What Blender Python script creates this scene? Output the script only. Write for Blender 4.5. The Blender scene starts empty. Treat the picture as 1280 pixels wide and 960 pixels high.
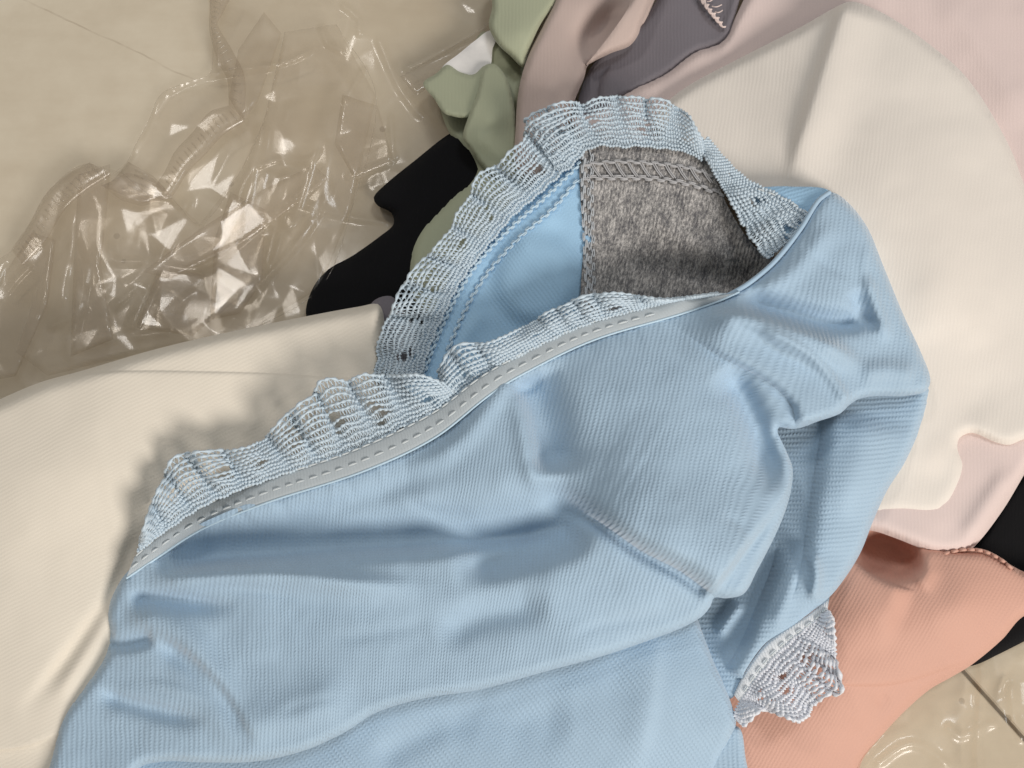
import bpy, math, random
import numpy as np
from mathutils import Vector, Matrix
from mathutils.geometry import delaunay_2d_cdt

random.seed(7)
rng = np.random.default_rng(7)
scene = bpy.context.scene

# ------------------------------------------------------------------ camera
TILT = math.radians(17)
DIST = 0.42
LENS = 36.0
TARGET = np.array([0.0, 0.0, 0.030])
CAM = TARGET + DIST * np.array([0.0, -math.sin(TILT), math.cos(TILT)])
cam_data = bpy.data.cameras.new("camera")
cam_data.lens = LENS
cam_data.sensor_width = 36.0
cam_data.clip_start = 0.01
cam_data.clip_end = 50.0
cam = bpy.data.objects.new("camera", cam_data)
scene.collection.objects.link(cam)
cam.location = CAM
cam.rotation_euler = (TILT, 0, 0)
scene.camera = cam
FWD = np.array([0.0, math.sin(TILT), -math.cos(TILT)])
UPV = np.array([0.0, math.cos(TILT), math.sin(TILT)])
RGT = np.array([1.0, 0.0, 0.0])

# ------------------------------------------------------------------ light
world = bpy.data.worlds.new("World")
scene.world = world
world.use_nodes = True
bg = world.node_tree.nodes["Background"]
bg.inputs[0].default_value = (1.0, 0.95, 0.89, 1)
bg.inputs[1].default_value = 0.20

def lamp(name, loc, target, power, size, color):
    d = bpy.data.lights.new(name, 'AREA')
    d.shape = 'DISK'
    d.size = size
    d.energy = power
    d.color = color
    o = bpy.data.objects.new(name, d)
    scene.collection.objects.link(o)
    o.location = loc
    v = Vector(target) - Vector(loc)
    o.rotation_euler = v.to_track_quat('-Z', 'Y').to_euler()
    return o

lamp("key_lamp", (0.98, -1.26, 1.02), (0.05, 0, 0.03), 32.0, 0.68, (1.0, 0.93, 0.86))
lamp("ceiling_lamp", (-0.55, 0.65, 1.25), (0, 0, 0.03), 3.3, 0.22, (1.0, 0.95, 0.89))
lamp("ceiling_lamp", (0.40, 0.45, 1.45), (0.1, 0.05, 0.03), 4.4, 0.34, (0.92, 0.96, 1.0))

scene.view_settings.view_transform = 'Standard'
scene.view_settings.look = 'None'
scene.view_settings.exposure = -0.08
scene.view_settings.gamma = 1.0
scene.render.film_transparent = False
scene.cycles.max_bounces = 10
scene.cycles.transparent_max_bounces = 24
scene.cycles.diffuse_bounces = 5
scene.cycles.caustics_reflective = False
scene.cycles.caustics_refractive = False
scene.cycles.use_denoising = True

# ------------------------------------------------------------------ geometry helpers
MM = 0.001

def at(x, y, z_mm):
    """The place seen at photo pixel x, y that lies z_mm above the floor."""
    x = np.asarray(x, float); y = np.asarray(y, float)
    z = np.asarray(z_mm, float) * MM
    xn = (x - 640.0) / 1280.0 * 36.0 / LENS
    yn = (480.0 - y) / 1280.0 * 36.0 / LENS
    d = FWD + xn[..., None] * RGT + yn[..., None] * UPV
    t = (z - CAM[2]) / d[..., 2]
    return CAM + d * t[..., None]

def catmull(pts, step, closed=False):
    P = np.asarray(pts, float)
    n = len(P)
    out = []
    segs = n if closed else n - 1
    for i in range(segs):
        if closed:
            p0, p1, p2, p3 = P[(i - 1) % n], P[i], P[(i + 1) % n], P[(i + 2) % n]
        else:
            p1, p2 = P[i], P[i + 1]
            p0 = P[i - 1] if i > 0 else 2 * p1 - p2
            p3 = P[i + 2] if i + 2 < n else 2 * p2 - p1
        L = np.hypot(*(p2 - p1)[:2])
        k = max(1, int(round(L / step)))
        t = (np.arange(k) / k)[:, None]
        # centripetal-like tangents kept short so that corners do not overshoot
        l01 = max(np.hypot(*(p1 - p0)[:2]), 1e-6); l23 = max(np.hypot(*(p3 - p2)[:2]), 1e-6)
        m1 = (p2 - p0) / (l01 + L + 1e-9) * L
        m2 = (p3 - p1) / (l23 + L + 1e-9) * L
        h00 = 2*t**3 - 3*t**2 + 1; h10 = t**3 - 2*t**2 + t
        h01 = -2*t**3 + 3*t**2; h11 = t**3 - t**2
        out.append(h00*p1 + h10*m1 + h01*p2 + h11*m2)
    if not closed:
        out.append(P[-1:])
    return np.concatenate(out)

def resample(curve, n):
    d = np.hypot(*np.diff(curve[:, :2], axis=0).T)
    s = np.concatenate([[0], np.cumsum(d)])
    u = np.linspace(0, s[-1], n)
    return np.stack([np.interp(u, s, curve[:, k]) for k in range(curve.shape[1])], 1), s[-1]

def seg_dist(x, y, curve):
    """Signed distance to a polyline (positive on the right-hand side of travel), and the fraction along it."""
    best = np.full(x.shape, 1e18); sd = np.zeros(x.shape); tt = np.zeros(x.shape)
    d = np.diff(curve, axis=0); L = np.hypot(d[:, 0], d[:, 1]); S = np.concatenate([[0], np.cumsum(L)])
    for i in range(len(d)):
        if L[i] < 1e-9: continue
        ux, uy = d[i] / L[i]
        rx, ry = x - curve[i, 0], y - curve[i, 1]
        a = np.clip(rx * ux + ry * uy, 0, L[i])
        qx, qy = rx - a * ux, ry - a * uy
        q = qx * qx + qy * qy
        m = q < best
        best = np.where(m, q, best)
        cr = ux * ry - uy * rx
        sd = np.where(m, np.sqrt(q) * np.where(cr >= 0, 1, -1), sd)
        tt = np.where(m, (S[i] + a) / S[-1], tt)
    return sd, tt

def smooth(a, b, x):
    t = np.clip((x - a) / (b - a + 1e-12), 0, 1)
    return t * t * (3 - 2 * t)

def ridge(pts, H, wr, wl=None, t0=0.25, t1=0.25):
    """A ridge (H > 0) or valley (H < 0); wr, wl = width on the right- and left-hand side of travel."""
    wl = wr if wl is None else wl
    c = catmull(pts, 14)
    def f(x, y):
        d, t = seg_dist(x, y, c)
        h = (smooth(0, t0, t) if t0 else 1) * (smooth(0, t1, 1 - t) if t1 else 1)
        w = np.where(d > 0, wr, wl)
        q = np.abs(d) / w
        return H * h * np.exp(-(q ** 2) * 1.4)
    return f

def fold(pts, H, r, W, t0=0.2, t1=0.2):
    """An overhanging fold: cloth stands H above on the right-hand side, rolls down over r, fades over W."""
    c = catmull(pts, 12)
    def f(x, y):
        d, t = seg_dist(x, y, c)
        h = (smooth(0, t0, t) if t0 else 1) * (smooth(0, t1, 1 - t) if t1 else 1)
        q = np.clip(d / r, 0, 1)
        up = (1 - (1 - q) ** 2.4) * np.exp(-(np.clip(d - r, 0, None) / W) ** 2)
        return H * h * np.where(d > 0, up, 0)
    f.curve = c
    return f

def scaled(fs, k):
    out = []
    for f in fs:
        def g(x, y, f=f): return k * f(x, y)
        if hasattr(f, 'curve'): g.curve = f.curve
        out.append(g)
    return out

def facets(box, spacing, amp, seed, ang=1.05, stretch=2.0):
    """Crumple of flat facets between sharp creases: random heights joined by a triangulation."""
    r = np.random.default_rng(seed)
    x0, y0, x1, y1 = box
    xs, ys = np.meshgrid(np.arange(x0, x1 + spacing, spacing), np.arange(y0, y1 + spacing, spacing))
    P = np.stack([xs.ravel(), ys.ravel()], 1) + r.uniform(-.46, .46, (xs.size, 2)) * spacing
    Z = r.normal(0, 1, len(P)) * amp
    cx0, cy0 = (x0 + x1) / 2, (y0 + y1) / 2
    D = (P - [cx0, cy0]) * [stretch, 0.8]
    ca, sa = math.cos(-ang), math.sin(-ang)
    P = np.stack([D[:, 0] * ca - D[:, 1] * sa + cx0, D[:, 0] * sa + D[:, 1] * ca + cy0], 1)
    res = delaunay_2d_cdt([Vector((float(a), float(b))) for a, b in P], [], [], 0, 1e-6)
    Q = np.array([[v[0], v[1]] for v in res[0]]); src = [o[0] for o in res[3]]; ZZ = Z[src]
    def f(x, y):
        z = np.zeros(x.shape)
        for t in res[2]:
            (ax, ay), (bx_, by_), (cx, cy) = Q[t[0]], Q[t[1]], Q[t[2]]
            m = (x >= min(ax, bx_, cx)) & (x <= max(ax, bx_, cx)) & (y >= min(ay, by_, cy)) & (y <= max(ay, by_, cy))
            if not m.any(): continue
            X, Y = x[m], y[m]
            den = (by_ - cy) * (ax - cx) + (cx - bx_) * (ay - cy)
            if abs(den) < 1e-9: continue
            l1 = ((by_ - cy) * (X - cx) + (cx - bx_) * (Y - cy)) / den
            l2 = ((cy - ay) * (X - cx) + (ax - cx) * (Y - cy)) / den
            l3 = 1 - l1 - l2
            ins = (l1 >= -1e-6) & (l2 >= -1e-6) & (l3 >= -1e-6)
            zi = l1 * ZZ[t[0]] + l2 * ZZ[t[1]] + l3 * ZZ[t[2]]
            z[m] = np.where(ins, zi, z[m])
        return z
    return f

def pit(cx, cy, rx, ry, H, rot=0, p=2):
    c, s = math.cos(rot), math.sin(rot)
    def f(x, y):
        a = ((x - cx) * c + (y - cy) * s) / rx; b = (-(x - cx) * s + (y - cy) * c) / ry
        return H * np.exp(-((a * a + b * b) ** (p / 2)))
    return f

def vnoise(x, y, scale, seed):
    r = np.random.default_rng(seed)
    T = r.random((128, 128)) * 2 - 1
    u = x / scale + 40; v = y / scale + 40
    i = np.floor(u).astype(int); j = np.floor(v).astype(int)
    a = u - i; b = v - j
    a = a*a*a*(a*(a*6-15)+10); b = b*b*b*(b*(b*6-15)+10)
    g = lambda p, q: T[p % 128, q % 128]
    return (g(i, j)*(1-a) + g(i+1, j)*a)*(1-b) + (g(i, j+1)*(1-a) + g(i+1, j+1)*a)*b

def tps(ctrl):
    C = np.asarray(ctrl, float); n = len(C)
    P = C[:, :2] / 100.0
    def U(r2): return np.where(r2 > 0, r2 * np.log(r2 + 1e-12), 0)
    K = U(((P[:, None] - P[None]) ** 2).sum(-1)) + np.eye(n) * 0.02
    A = np.zeros((n + 3, n + 3)); A[:n, :n] = K
    A[:n, n] = 1; A[:n, n+1:] = P; A[n, :n] = 1; A[n+1:, :n] = P.T
    w = np.linalg.solve(A, np.concatenate([C[:, 2], [0, 0, 0]]))
    def f(x, y):
        q = np.stack([np.asarray(x, float), np.asarray(y, float)], -1) / 100.0
        o = w[n] + q[..., 0] * w[n+1] + q[..., 1] * w[n+2]
        for k in range(n):
            o = o + w[k] * U((q[..., 0] - P[k, 0])**2 + (q[..., 1] - P[k, 1])**2)
        return o
    return f

def inside(x, y, poly):
    c = np.zeros(x.shape, bool)
    n = len(poly)
    for i in range(n):
        x1, y1 = poly[i]; x2, y2 = poly[(i + 1) % n]
        if y1 == y2: continue
        m = ((y1 > y) != (y2 > y)) & (x < (x2 - x1) * (y - y1) / (y2 - y1) + x1)
        c ^= m
    return c

def link(o, parent=None):
    scene.collection.objects.link(o)
    if parent is not None:
        o.parent = parent
    return o

def mesh_obj(name, V, F, mat, parent=None, uv=None, smooth_shade=True):
    me = bpy.data.meshes.new(name)
    if isinstance(F, np.ndarray):
        nv, nf, k = len(V), len(F), F.shape[1]
        me.vertices.add(nv)
        me.vertices.foreach_set("co", np.asarray(V, np.float32).ravel())
        me.loops.add(nf * k)
        me.loops.foreach_set("vertex_index", F.astype(np.int32).ravel())
        me.polygons.add(nf)
        me.polygons.foreach_set("loop_start", np.arange(0, nf * k, k, dtype=np.int32))
        try:
            me.polygons.foreach_set("loop_total", np.full(nf, k, np.int32))
        except Exception:
            pass
        me.update(calc_edges=True)
    else:
        me.from_pydata([tuple(v) for v in V], [], F)
    if uv is not None:
        lay = me.uv_layers.new(name="UVMap")
        li = np.empty(len(me.loops), np.int32)
        me.loops.foreach_get("vertex_index", li)
        lay.data.foreach_set("uv", np.asarray(uv, np.float32)[li].ravel())
    if smooth_shade:
        me.polygons.foreach_set("use_smooth", np.ones(len(me.polygons), bool))
    me.materials.append(mat)
    me.validate()
    return link(bpy.data.objects.new(name, me), parent)

def thing(name, label, cat, loc=(0, 0, 0), group=None):
    o = bpy.data.objects.new(name, None)
    o.empty_display_size = 0.02
    link(o)
    o["label"] = label; o["category"] = cat
    if group: o["group"] = group
    return o

def heights(x, y, base, folds, noise, seed):
    z = base(x, y) if callable(base) else np.full(x.shape, float(base))
    for f in folds:
        z = z + f(x, y)
    for (s, a) in noise:
        z = z + a * vnoise(x, y, s, seed + int(s))
    return z

def patch(name, outline, base, folds, mat, parent, step=5.0, rim=(12, 3.0), skirt=3.0,
          noise=((70, 0.6), (24, 0.2)), seed=1, ribs=None, zmin=0.6, angular=False):
    """A piece of draped cloth. outline: closed photo-pixel outline with (x, y[, roll]);
    base + folds give its height above the floor; at its edge it rolls down by rim and is closed underneath."""
    O = np.array([[p[0], p[1], (p[2] if len(p) > 2 else 1.0)] for p in outline], float)
    if angular:
        B = []
        for i in range(len(O)):
            p, q = O[i], O[(i + 1) % len(O)]
            k = max(1, int(np.hypot(*(q - p)[:2]) / step))
            B += [p + (q - p) * j / k for j in range(k)]
        B = np.array(B)
    else:
        B = catmull(O, step, closed=True)
    bx = B[:, :2]
    x0, y0 = bx.min(0); x1, y1 = bx.max(0)
    gx, gy = np.meshgrid(np.arange(x0 + step/2, x1, step), np.arange(y0 + step/2, y1, step))
    gx = gx.copy(); gx[1::2] += step / 2
    gx = gx.ravel(); gy = gy.ravel()
    ok = inside(gx, gy, bx)
    gx, gy = gx[ok], gy[ok]
    ring = np.vstack([bx, bx[:1]])
    sd, tt = seg_dist(gx, gy, ring)
    keep = np.abs(sd) > step * 0.55
    gx, gy = gx[keep], gy[keep]
    for f in folds:                     # rows of vertices that follow each overhanging fold
        if not hasattr(f, 'curve'): continue
        cc, _ = resample(catmull(f.curve, 3.0), max(8, int(np.hypot(*np.diff(f.curve, axis=0).T).sum() / 3.0)))
        tg = np.gradient(cc, axis=0); tg /= np.hypot(tg[:, 0], tg[:, 1])[:, None] + 1e-9
        nr = np.stack([-tg[:, 1], tg[:, 0]], 1)
        d_, _ = seg_dist(gx, gy, f.curve)
        far = (d_ < -2.2) | (d_ > 6.5)
        gx, gy = gx[far], gy[far]
        for off in (-0.9, 0.15, 0.9, 2.2, 4.4):
            q = cc + nr * off
            dq, _ = seg_dist(q[:, 0], q[:, 1], ring)
            g = inside(q[:, 0], q[:, 1], bx) & (np.abs(dq) > 2.0)
            gx = np.concatenate([gx, q[g, 0]]); gy = np.concatenate([gy, q[g, 1]])
    nb = len(B)
    px = np.concatenate([B[:, 0], gx]); py = np.concatenate([B[:, 1], gy])
    pts = [Vector((float(a), float(b))) for a, b in zip(px, py)]
    res = delaunay_2d_cdt(pts, [(i, (i + 1) % nb) for i in range(nb)], [], 1, 1e-5)
    vo, faces = res[0], res[2]
    vx = np.array([v[0] for v in vo]); vy = np.array([v[1] for v in vo])
    F = np.array([f for f in faces if len(f) == 3], int)
    z = heights(vx, vy, base, folds, noise, seed)
    sdv, ttv = seg_dist(vx, vy, ring)
    dist = np.abs(sdv)
    S = np.concatenate([[0], np.cumsum(np.hypot(*np.diff(ring, axis=0).T))]); S /= S[-1]
    wroll = np.interp(ttv, S, np.concatenate([B[:, 2], B[:1, 2]]))
    r, drop = rim
    q = np.clip(1 - dist / r, 0, 1)
    z = z - wroll * drop * (1 - np.sqrt(np.clip(1 - q * q, 0, 1)))
    z = np.maximum(z, zmin)
    V = at(vx, vy, z)
    # orient upward
    ar = (vx[F[:, 1]] - vx[F[:, 0]]) * (vy[F[:, 2]] - vy[F[:, 0]]) - (vx[F[:, 2]] - vx[F[:, 0]]) * (vy[F[:, 1]] - vy[F[:, 0]])
    F[ar > 0] = F[ar > 0][:, ::-1]
    # closed underside edge
    cnt = {}
    for f in F:
        for i in range(3):
            e = (f[i], f[(i + 1) % 3]); k = (min(e), max(e))
            cnt.setdefault(k, []).append(e)
    bedges = [v[0] for v in cnt.values() if len(v) == 1]
    if skirt > 0:
        bv = sorted({i for e in bedges for i in e})
        nxt = {}
        for e in bedges:
            nxt.setdefault(e[0], []).append(e[1])
        cen = {}
        dirs = {i: np.zeros(2) for i in bv}
        for (i, j) in bedges:
            d = np.array([vx[j] - vx[i], vy[j] - vy[i]])
            nrm = np.array([d[1], -d[0]]) if True else None
            dirs[i] += nrm; dirs[j] += nrm
        mp = {}; tp = {}
        ex, ey, ez = [], [], []
        for i in bv:
            d = dirs[i]; L = np.hypot(*d)
            d = d / L if L > 1e-9 else d
            tx, ty = vx[i] + d[0] * 2.0, vy[i] + d[1] * 2.0
            if not inside(np.array([tx]), np.array([ty]), bx)[0]:
                d = -d
            tp[i] = len(vx) + len(ex)
            ex.append(vx[i]); ey.append(vy[i]); ez.append(z[i])
            mp[i] = len(vx) + len(ex)
            ex.append(vx[i] + d[0] * 2.5); ey.append(vy[i] + d[1] * 2.5); ez.append(max(z[i] - skirt, 0.3))
        V = np.vstack([V, at(np.array(ex), np.array(ey), np.array(ez))])
        vx = np.concatenate([vx, ex]); vy = np.concatenate([vy, ey]); z = np.concatenate([z, ez])
        extra = []
        for (i, j) in bedges:
            extra.append((tp[j], tp[i], mp[i])); extra.append((tp[j], mp[i], mp[j]))
        F = np.vstack([F, np.array(extra, int)])
    if ribs is None:
        uv = np.stack([vx, -vy], 1) / 100.0
    else:
        uv = np.stack(ribs(vx, vy, z), 1) / 100.0
    return mesh_obj(name, V, F, mat, parent, uv)

def zof(base, folds=()):
    return lambda x, y: heights(np.asarray(x, float), np.asarray(y, float), base, folds, (), 0)

def tubes(name, lines, mat, parent, sides=5):
    """lines: list of (points (n,3), radii (n,)) joined into one mesh of round yarns."""
    VV, FF, off = [], [], 0
    ang = np.arange(sides) / sides * 2 * np.pi
    for P, R in lines:
        n = len(P)
        T = np.gradient(P, axis=0)
        T /= (np.linalg.norm(T, axis=1, keepdims=True) + 1e-12)
        A = np.cross(T, np.array([0.03, 0.02, 1.0])); A /= (np.linalg.norm(A, axis=1, keepdims=True) + 1e-12)
        Bn = np.cross(A, T)
        V = P[:, None, :] + R[:, None, None] * (np.cos(ang)[None, :, None] * A[:, None, :] + np.sin(ang)[None, :, None] * Bn[:, None, :])
        VV.append(V.reshape(-1, 3))
        i = np.arange(n - 1)[:, None] * sides; j = np.arange(sides)[None]; k = (j + 1) % sides
        F = np.stack([i + j, i + k, i + sides + k, i + sides + j], -1).reshape(-1, 4) + off
        FF.append(F); off += n * sides
    return mesh_obj(name, np.vstack(VV), np.vstack(FF), mat, parent)

def ribbon(name, A, B, mat, parent, step=4.0, nv=5, bulge=0.0, ribs=None, under=1.2):
    """A band between two edge lines of (x, y, z_mm); given a thickness by a turned-under edge on both sides."""
    a = catmull(A, step); b = catmull(B, step)
    n = int(max(len(a), len(b)))
    a, la = resample(a, n); b, lb = resample(b, n)
    vv = np.linspace(0, 1, nv)
    G = a[:, None] * (1 - vv)[None, :, None] + b[:, None] * vv[None, :, None]
    G[:, :, 2] += bulge * np.sin(np.pi * vv)[None]
    lo0 = G[:, :1].copy(); lo0[:, :, 2] -= under
    lo1 = G[:, -1:].copy(); lo1[:, :, 2] -= under
    G = np.concatenate([lo0, G, lo1], 1)
    m = nv + 2
    V = at(G[..., 0], G[..., 1], G[..., 2]).reshape(-1, 3)
    i = np.arange(n - 1)[:, None] * m; j = np.arange(m - 1)[None]
    F = np.stack([i + j, i + j + 1, i + m + j + 1, i + m + j], -1).reshape(-1, 4)
    u = np.repeat(np.linspace(0, (la + lb) / 200, n), m)
    w = np.tile(np.concatenate([[0], vv, [1]]), n)
    return mesh_obj(name, V, F, mat, parent, np.stack([u, w], 1))

# ------------------------------------------------------------------ materials
def new_mat(name):
    m = bpy.data.materials.new(name); m.use_nodes = True
    nt = m.node_tree
    for n in list(nt.nodes): nt.nodes.remove(n)
    out = nt.nodes.new('ShaderNodeOutputMaterial')
    return m, nt, out

class NB:
    def __init__(self, nt): self.nt = nt
    def n(self, t, **kw):
        nd = self.nt.nodes.new(t)
        for k, v in kw.items(): setattr(nd, k, v)
        return nd
    def l(self, a, b): self.nt.links.new(a, b)
    def m(self, op, a, b=None, c=None):
        nd = self.n('ShaderNodeMath', operation=op)
        for i, v in enumerate((a, b, c)):
            if v is None: continue
            if isinstance(v, (int, float)): nd.inputs[i].default_value = v
            else: self.l(v, nd.inputs[i])
        return nd.outputs[0]
    def noise(self, vec, scale, detail=3, rough=0.55):
        nd = self.n('ShaderNodeTexNoise')
        nd.inputs['Scale'].default_value = scale; nd.inputs['Detail'].default_value = detail
        nd.inputs['Roughness'].default_value = rough
        self.l(vec, nd.inputs['Vector'])
        return nd.outputs[0]

def cloth(name, col, rib=6.5, stitch=5.0, bump=0.00016, sheen=0.35, rough=0.62, spec=0.25, var=0.06,
          rib_share=0.7, heather=None, glint=0.0):
    """Knitted cloth; the UV map is in hundreds of photo pixels, rib and stitch are pitches in pixels."""
    m, nt, out = new_mat(name); b = NB(nt)
    uv = b.n('ShaderNodeUVMap').outputs[0]
    sp = b.n('ShaderNodeSeparateXYZ'); b.l(uv, sp.inputs[0])
    wob = b.noise(uv, 3.0, 2)
    u = b.m('ADD', b.m('MULTIPLY', sp.outputs[0], 100.0), b.m('MULTIPLY', wob, 5.0))
    v = b.m('ADD', b.m('MULTIPLY', sp.outputs[1], 100.0), b.m('MULTIPLY', wob, -4.0))
    pu = b.m('MULTIPLY', u, 2 * math.pi / rib)
    pv = b.m('MULTIPLY', v, 2 * math.pi / stitch)
    su = b.m('MULTIPLY_ADD', b.m('SINE', pu), 0.5, 0.5)
    half = b.m('MULTIPLY', pu, 0.5)
    par = b.m('MULTIPLY', b.m('SINE', half), 1.2)
    sv = b.m('MULTIPLY_ADD', b.m('SINE', b.m('ADD', pv, par)), 0.5, 0.5)
    fine = b.noise(uv, 60.0, 2)
    h = b.m('ADD', b.m('MULTIPLY', su, rib_share), b.m('MULTIPLY', b.m('MULTIPLY', sv, su), 1 - rib_share))
    h = b.m('ADD', b.m('MULTIPLY', h, b.m('MULTIPLY_ADD', b.noise(uv, 2.2, 2), 1.3, 0.3)), b.m('MULTIPLY', fine, 0.4))
    bp = b.n('ShaderNodeBump'); bp.inputs['Strength'].default_value = 1.0
    bp.inputs['Distance'].default_value = bump
    b.l(h, bp.inputs['Height'])
    pr = b.n('ShaderNodeBsdfPrincipled')
    pr.inputs['Roughness'].default_value = rough
    pr.inputs['Specular IOR Level'].default_value = spec
    pr.inputs['Sheen Weight'].default_value = sheen
    pr.inputs['Sheen Roughness'].default_value = 0.45
    pr.inputs['Sheen Tint'].default_value = (1, 1, 1, 1)
    big = b.noise(uv, 1.3, 3)
    val = b.m('MULTIPLY_ADD', b.m('SUBTRACT', big, 0.5), var * 2, 1.0)
    val = b.m('ADD', val, b.m('MULTIPLY', b.m('SUBTRACT', fine, 0.5), var * 2.2))
    if heather is None:
        hs = b.n('ShaderNodeHueSaturation')
        hs.inputs['Color'].default_value = (*col, 1)
        b.l(val, hs.inputs['Value']); b.l(hs.outputs[0], pr.inputs['Base Color'])
    else:
        mp = b.n('ShaderNodeMapping'); mp.inputs['Scale'].default_value = (1.0, 0.42, 1)
        mp.inputs['Rotation'].default_value = (0, 0, 0.15)
        b.l(uv, mp.inputs['Vector'])
        n1 = b.noise(mp.outputs[0], 42.0, 4, 0.75)
        n2 = b.noise(mp.outputs[0], 9.0, 2, 0.6)
        n3 = b.noise(uv, 75.0, 2, 0.6)
        s = b.m('ADD', b.m('MULTIPLY', n1, 0.55), b.m('ADD', b.m('MULTIPLY', n2, 0.25), b.m('MULTIPLY', n3, 0.2)))
        rp = b.n('ShaderNodeValToRGB')
        e = rp.color_ramp.elements
        e[0].position = 0.41; e[0].color = (*heather[0], 1)
        e[1].position = 0.58; e[1].color = (*heather[1], 1)
        md = rp.color_ramp.elements.new(0.5); md.color = (*col, 1)
        b.l(s, rp.inputs[0]); b.l(rp.outputs[0], pr.inputs['Base Color'])
    if glint > 0:
        g = b.noise(uv, 95.0, 1)
        r2 = b.m('SUBTRACT', rough, b.m('MULTIPLY', b.m('GREATER_THAN', g, 0.62), glint))
        b.l(r2, pr.inputs['Roughness'])
    b.l(bp.outputs[0], pr.inputs['Normal'])
    b.l(pr.outputs[0], out.inputs[0])
    return m

def yarn(name, col, rough=0.45, spec=0.35, sheen=0.4):
    m, nt, out = new_mat(name); b = NB(nt)
    tc = b.n('ShaderNodeTexCoord').outputs['Object']
    f = b.noise(tc, 1800.0, 2)
    g = b.noise(tc, 60.0, 2)
    val = b.m('ADD', b.m('MULTIPLY_ADD', b.m('SUBTRACT', f, 0.5), 0.35, 1.0), b.m('MULTIPLY', b.m('SUBTRACT', g, 0.5), 0.2))
    hs = b.n('ShaderNodeHueSaturation'); hs.inputs['Color'].default_value = (*col, 1)
    b.l(val, hs.inputs['Value'])
    pr = b.n('ShaderNodeBsdfPrincipled')
    b.l(hs.outputs[0], pr.inputs['Base Color'])
    pr.inputs['Roughness'].default_value = rough; pr.inputs['Specular IOR Level'].default_value = spec
    pr.inputs['Sheen Weight'].default_value = sheen
    bp = b.n('ShaderNodeBump'); bp.inputs['Strength'].default_value = 0.6; bp.inputs['Distance'].default_value = 0.0001
    b.l(f, bp.inputs['Height']); b.l(bp.outputs[0], pr.inputs['Normal'])
    b.l(pr.outputs[0], out.inputs[0])
    return m

def film(name, tint=(0.955, 0.937, 0.91), haze=0.05, rough=0.13):
    m, nt, out = new_mat(name); b = NB(nt)
    tc = b.n('ShaderNodeTexCoord').outputs['Object']
    nz = b.noise(tc, 120.0, 2, 0.5)
    bp = b.n('ShaderNodeBump'); bp.inputs['Strength'].default_value = 0.25; bp.inputs['Distance'].default_value = 0.0002
    b.l(nz, bp.inputs['Height'])
    tr = b.n('ShaderNodeBsdfTransparent'); tr.inputs[0].default_value = (*tint, 1)
    gl = b.n('ShaderNodeBsdfGlossy'); gl.inputs['Roughness'].default_value = rough
    gl.inputs[0].default_value = (1, 1, 1, 1)
    df = b.n('ShaderNodeBsdfDiffuse'); df.inputs[0].default_value = (0.75, 0.70, 0.62, 1)
    fr = b.n('ShaderNodeLayerWeight'); fr.inputs['Blend'].default_value = 0.5
    b.l(bp.outputs[0], fr.inputs['Normal']); b.l(bp.outputs[0], gl.inputs['Normal'])
    fac = b.m('MULTIPLY_ADD', b.m('POWER', fr.outputs['Facing'], 4.0), 0.6, 0.043)
    m1 = b.n('ShaderNodeMixShader'); m1.inputs[0].default_value = haze
    b.l(tr.outputs[0], m1.inputs[1]); b.l(df.outputs[0], m1.inputs[2])
    m2 = b.n('ShaderNodeMixShader'); b.l(fac, m2.inputs[0])
    g2 = b.n('ShaderNodeBsdfGlossy'); g2.inputs['Roughness'].default_value = 0.42
    b.l(bp.outputs[0], g2.inputs['Normal'])
    gm = b.n('ShaderNodeMixShader'); gm.inputs[0].default_value = 0.62
    b.l(gl.outputs[0], gm.inputs[1]); b.l(g2.outputs[0], gm.inputs[2])
    b.l(m1.outputs[0], m2.inputs[1]); b.l(gm.outputs[0], m2.inputs[2])
    b.l(m2.outputs[0], out.inputs[0])
    return m

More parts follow.
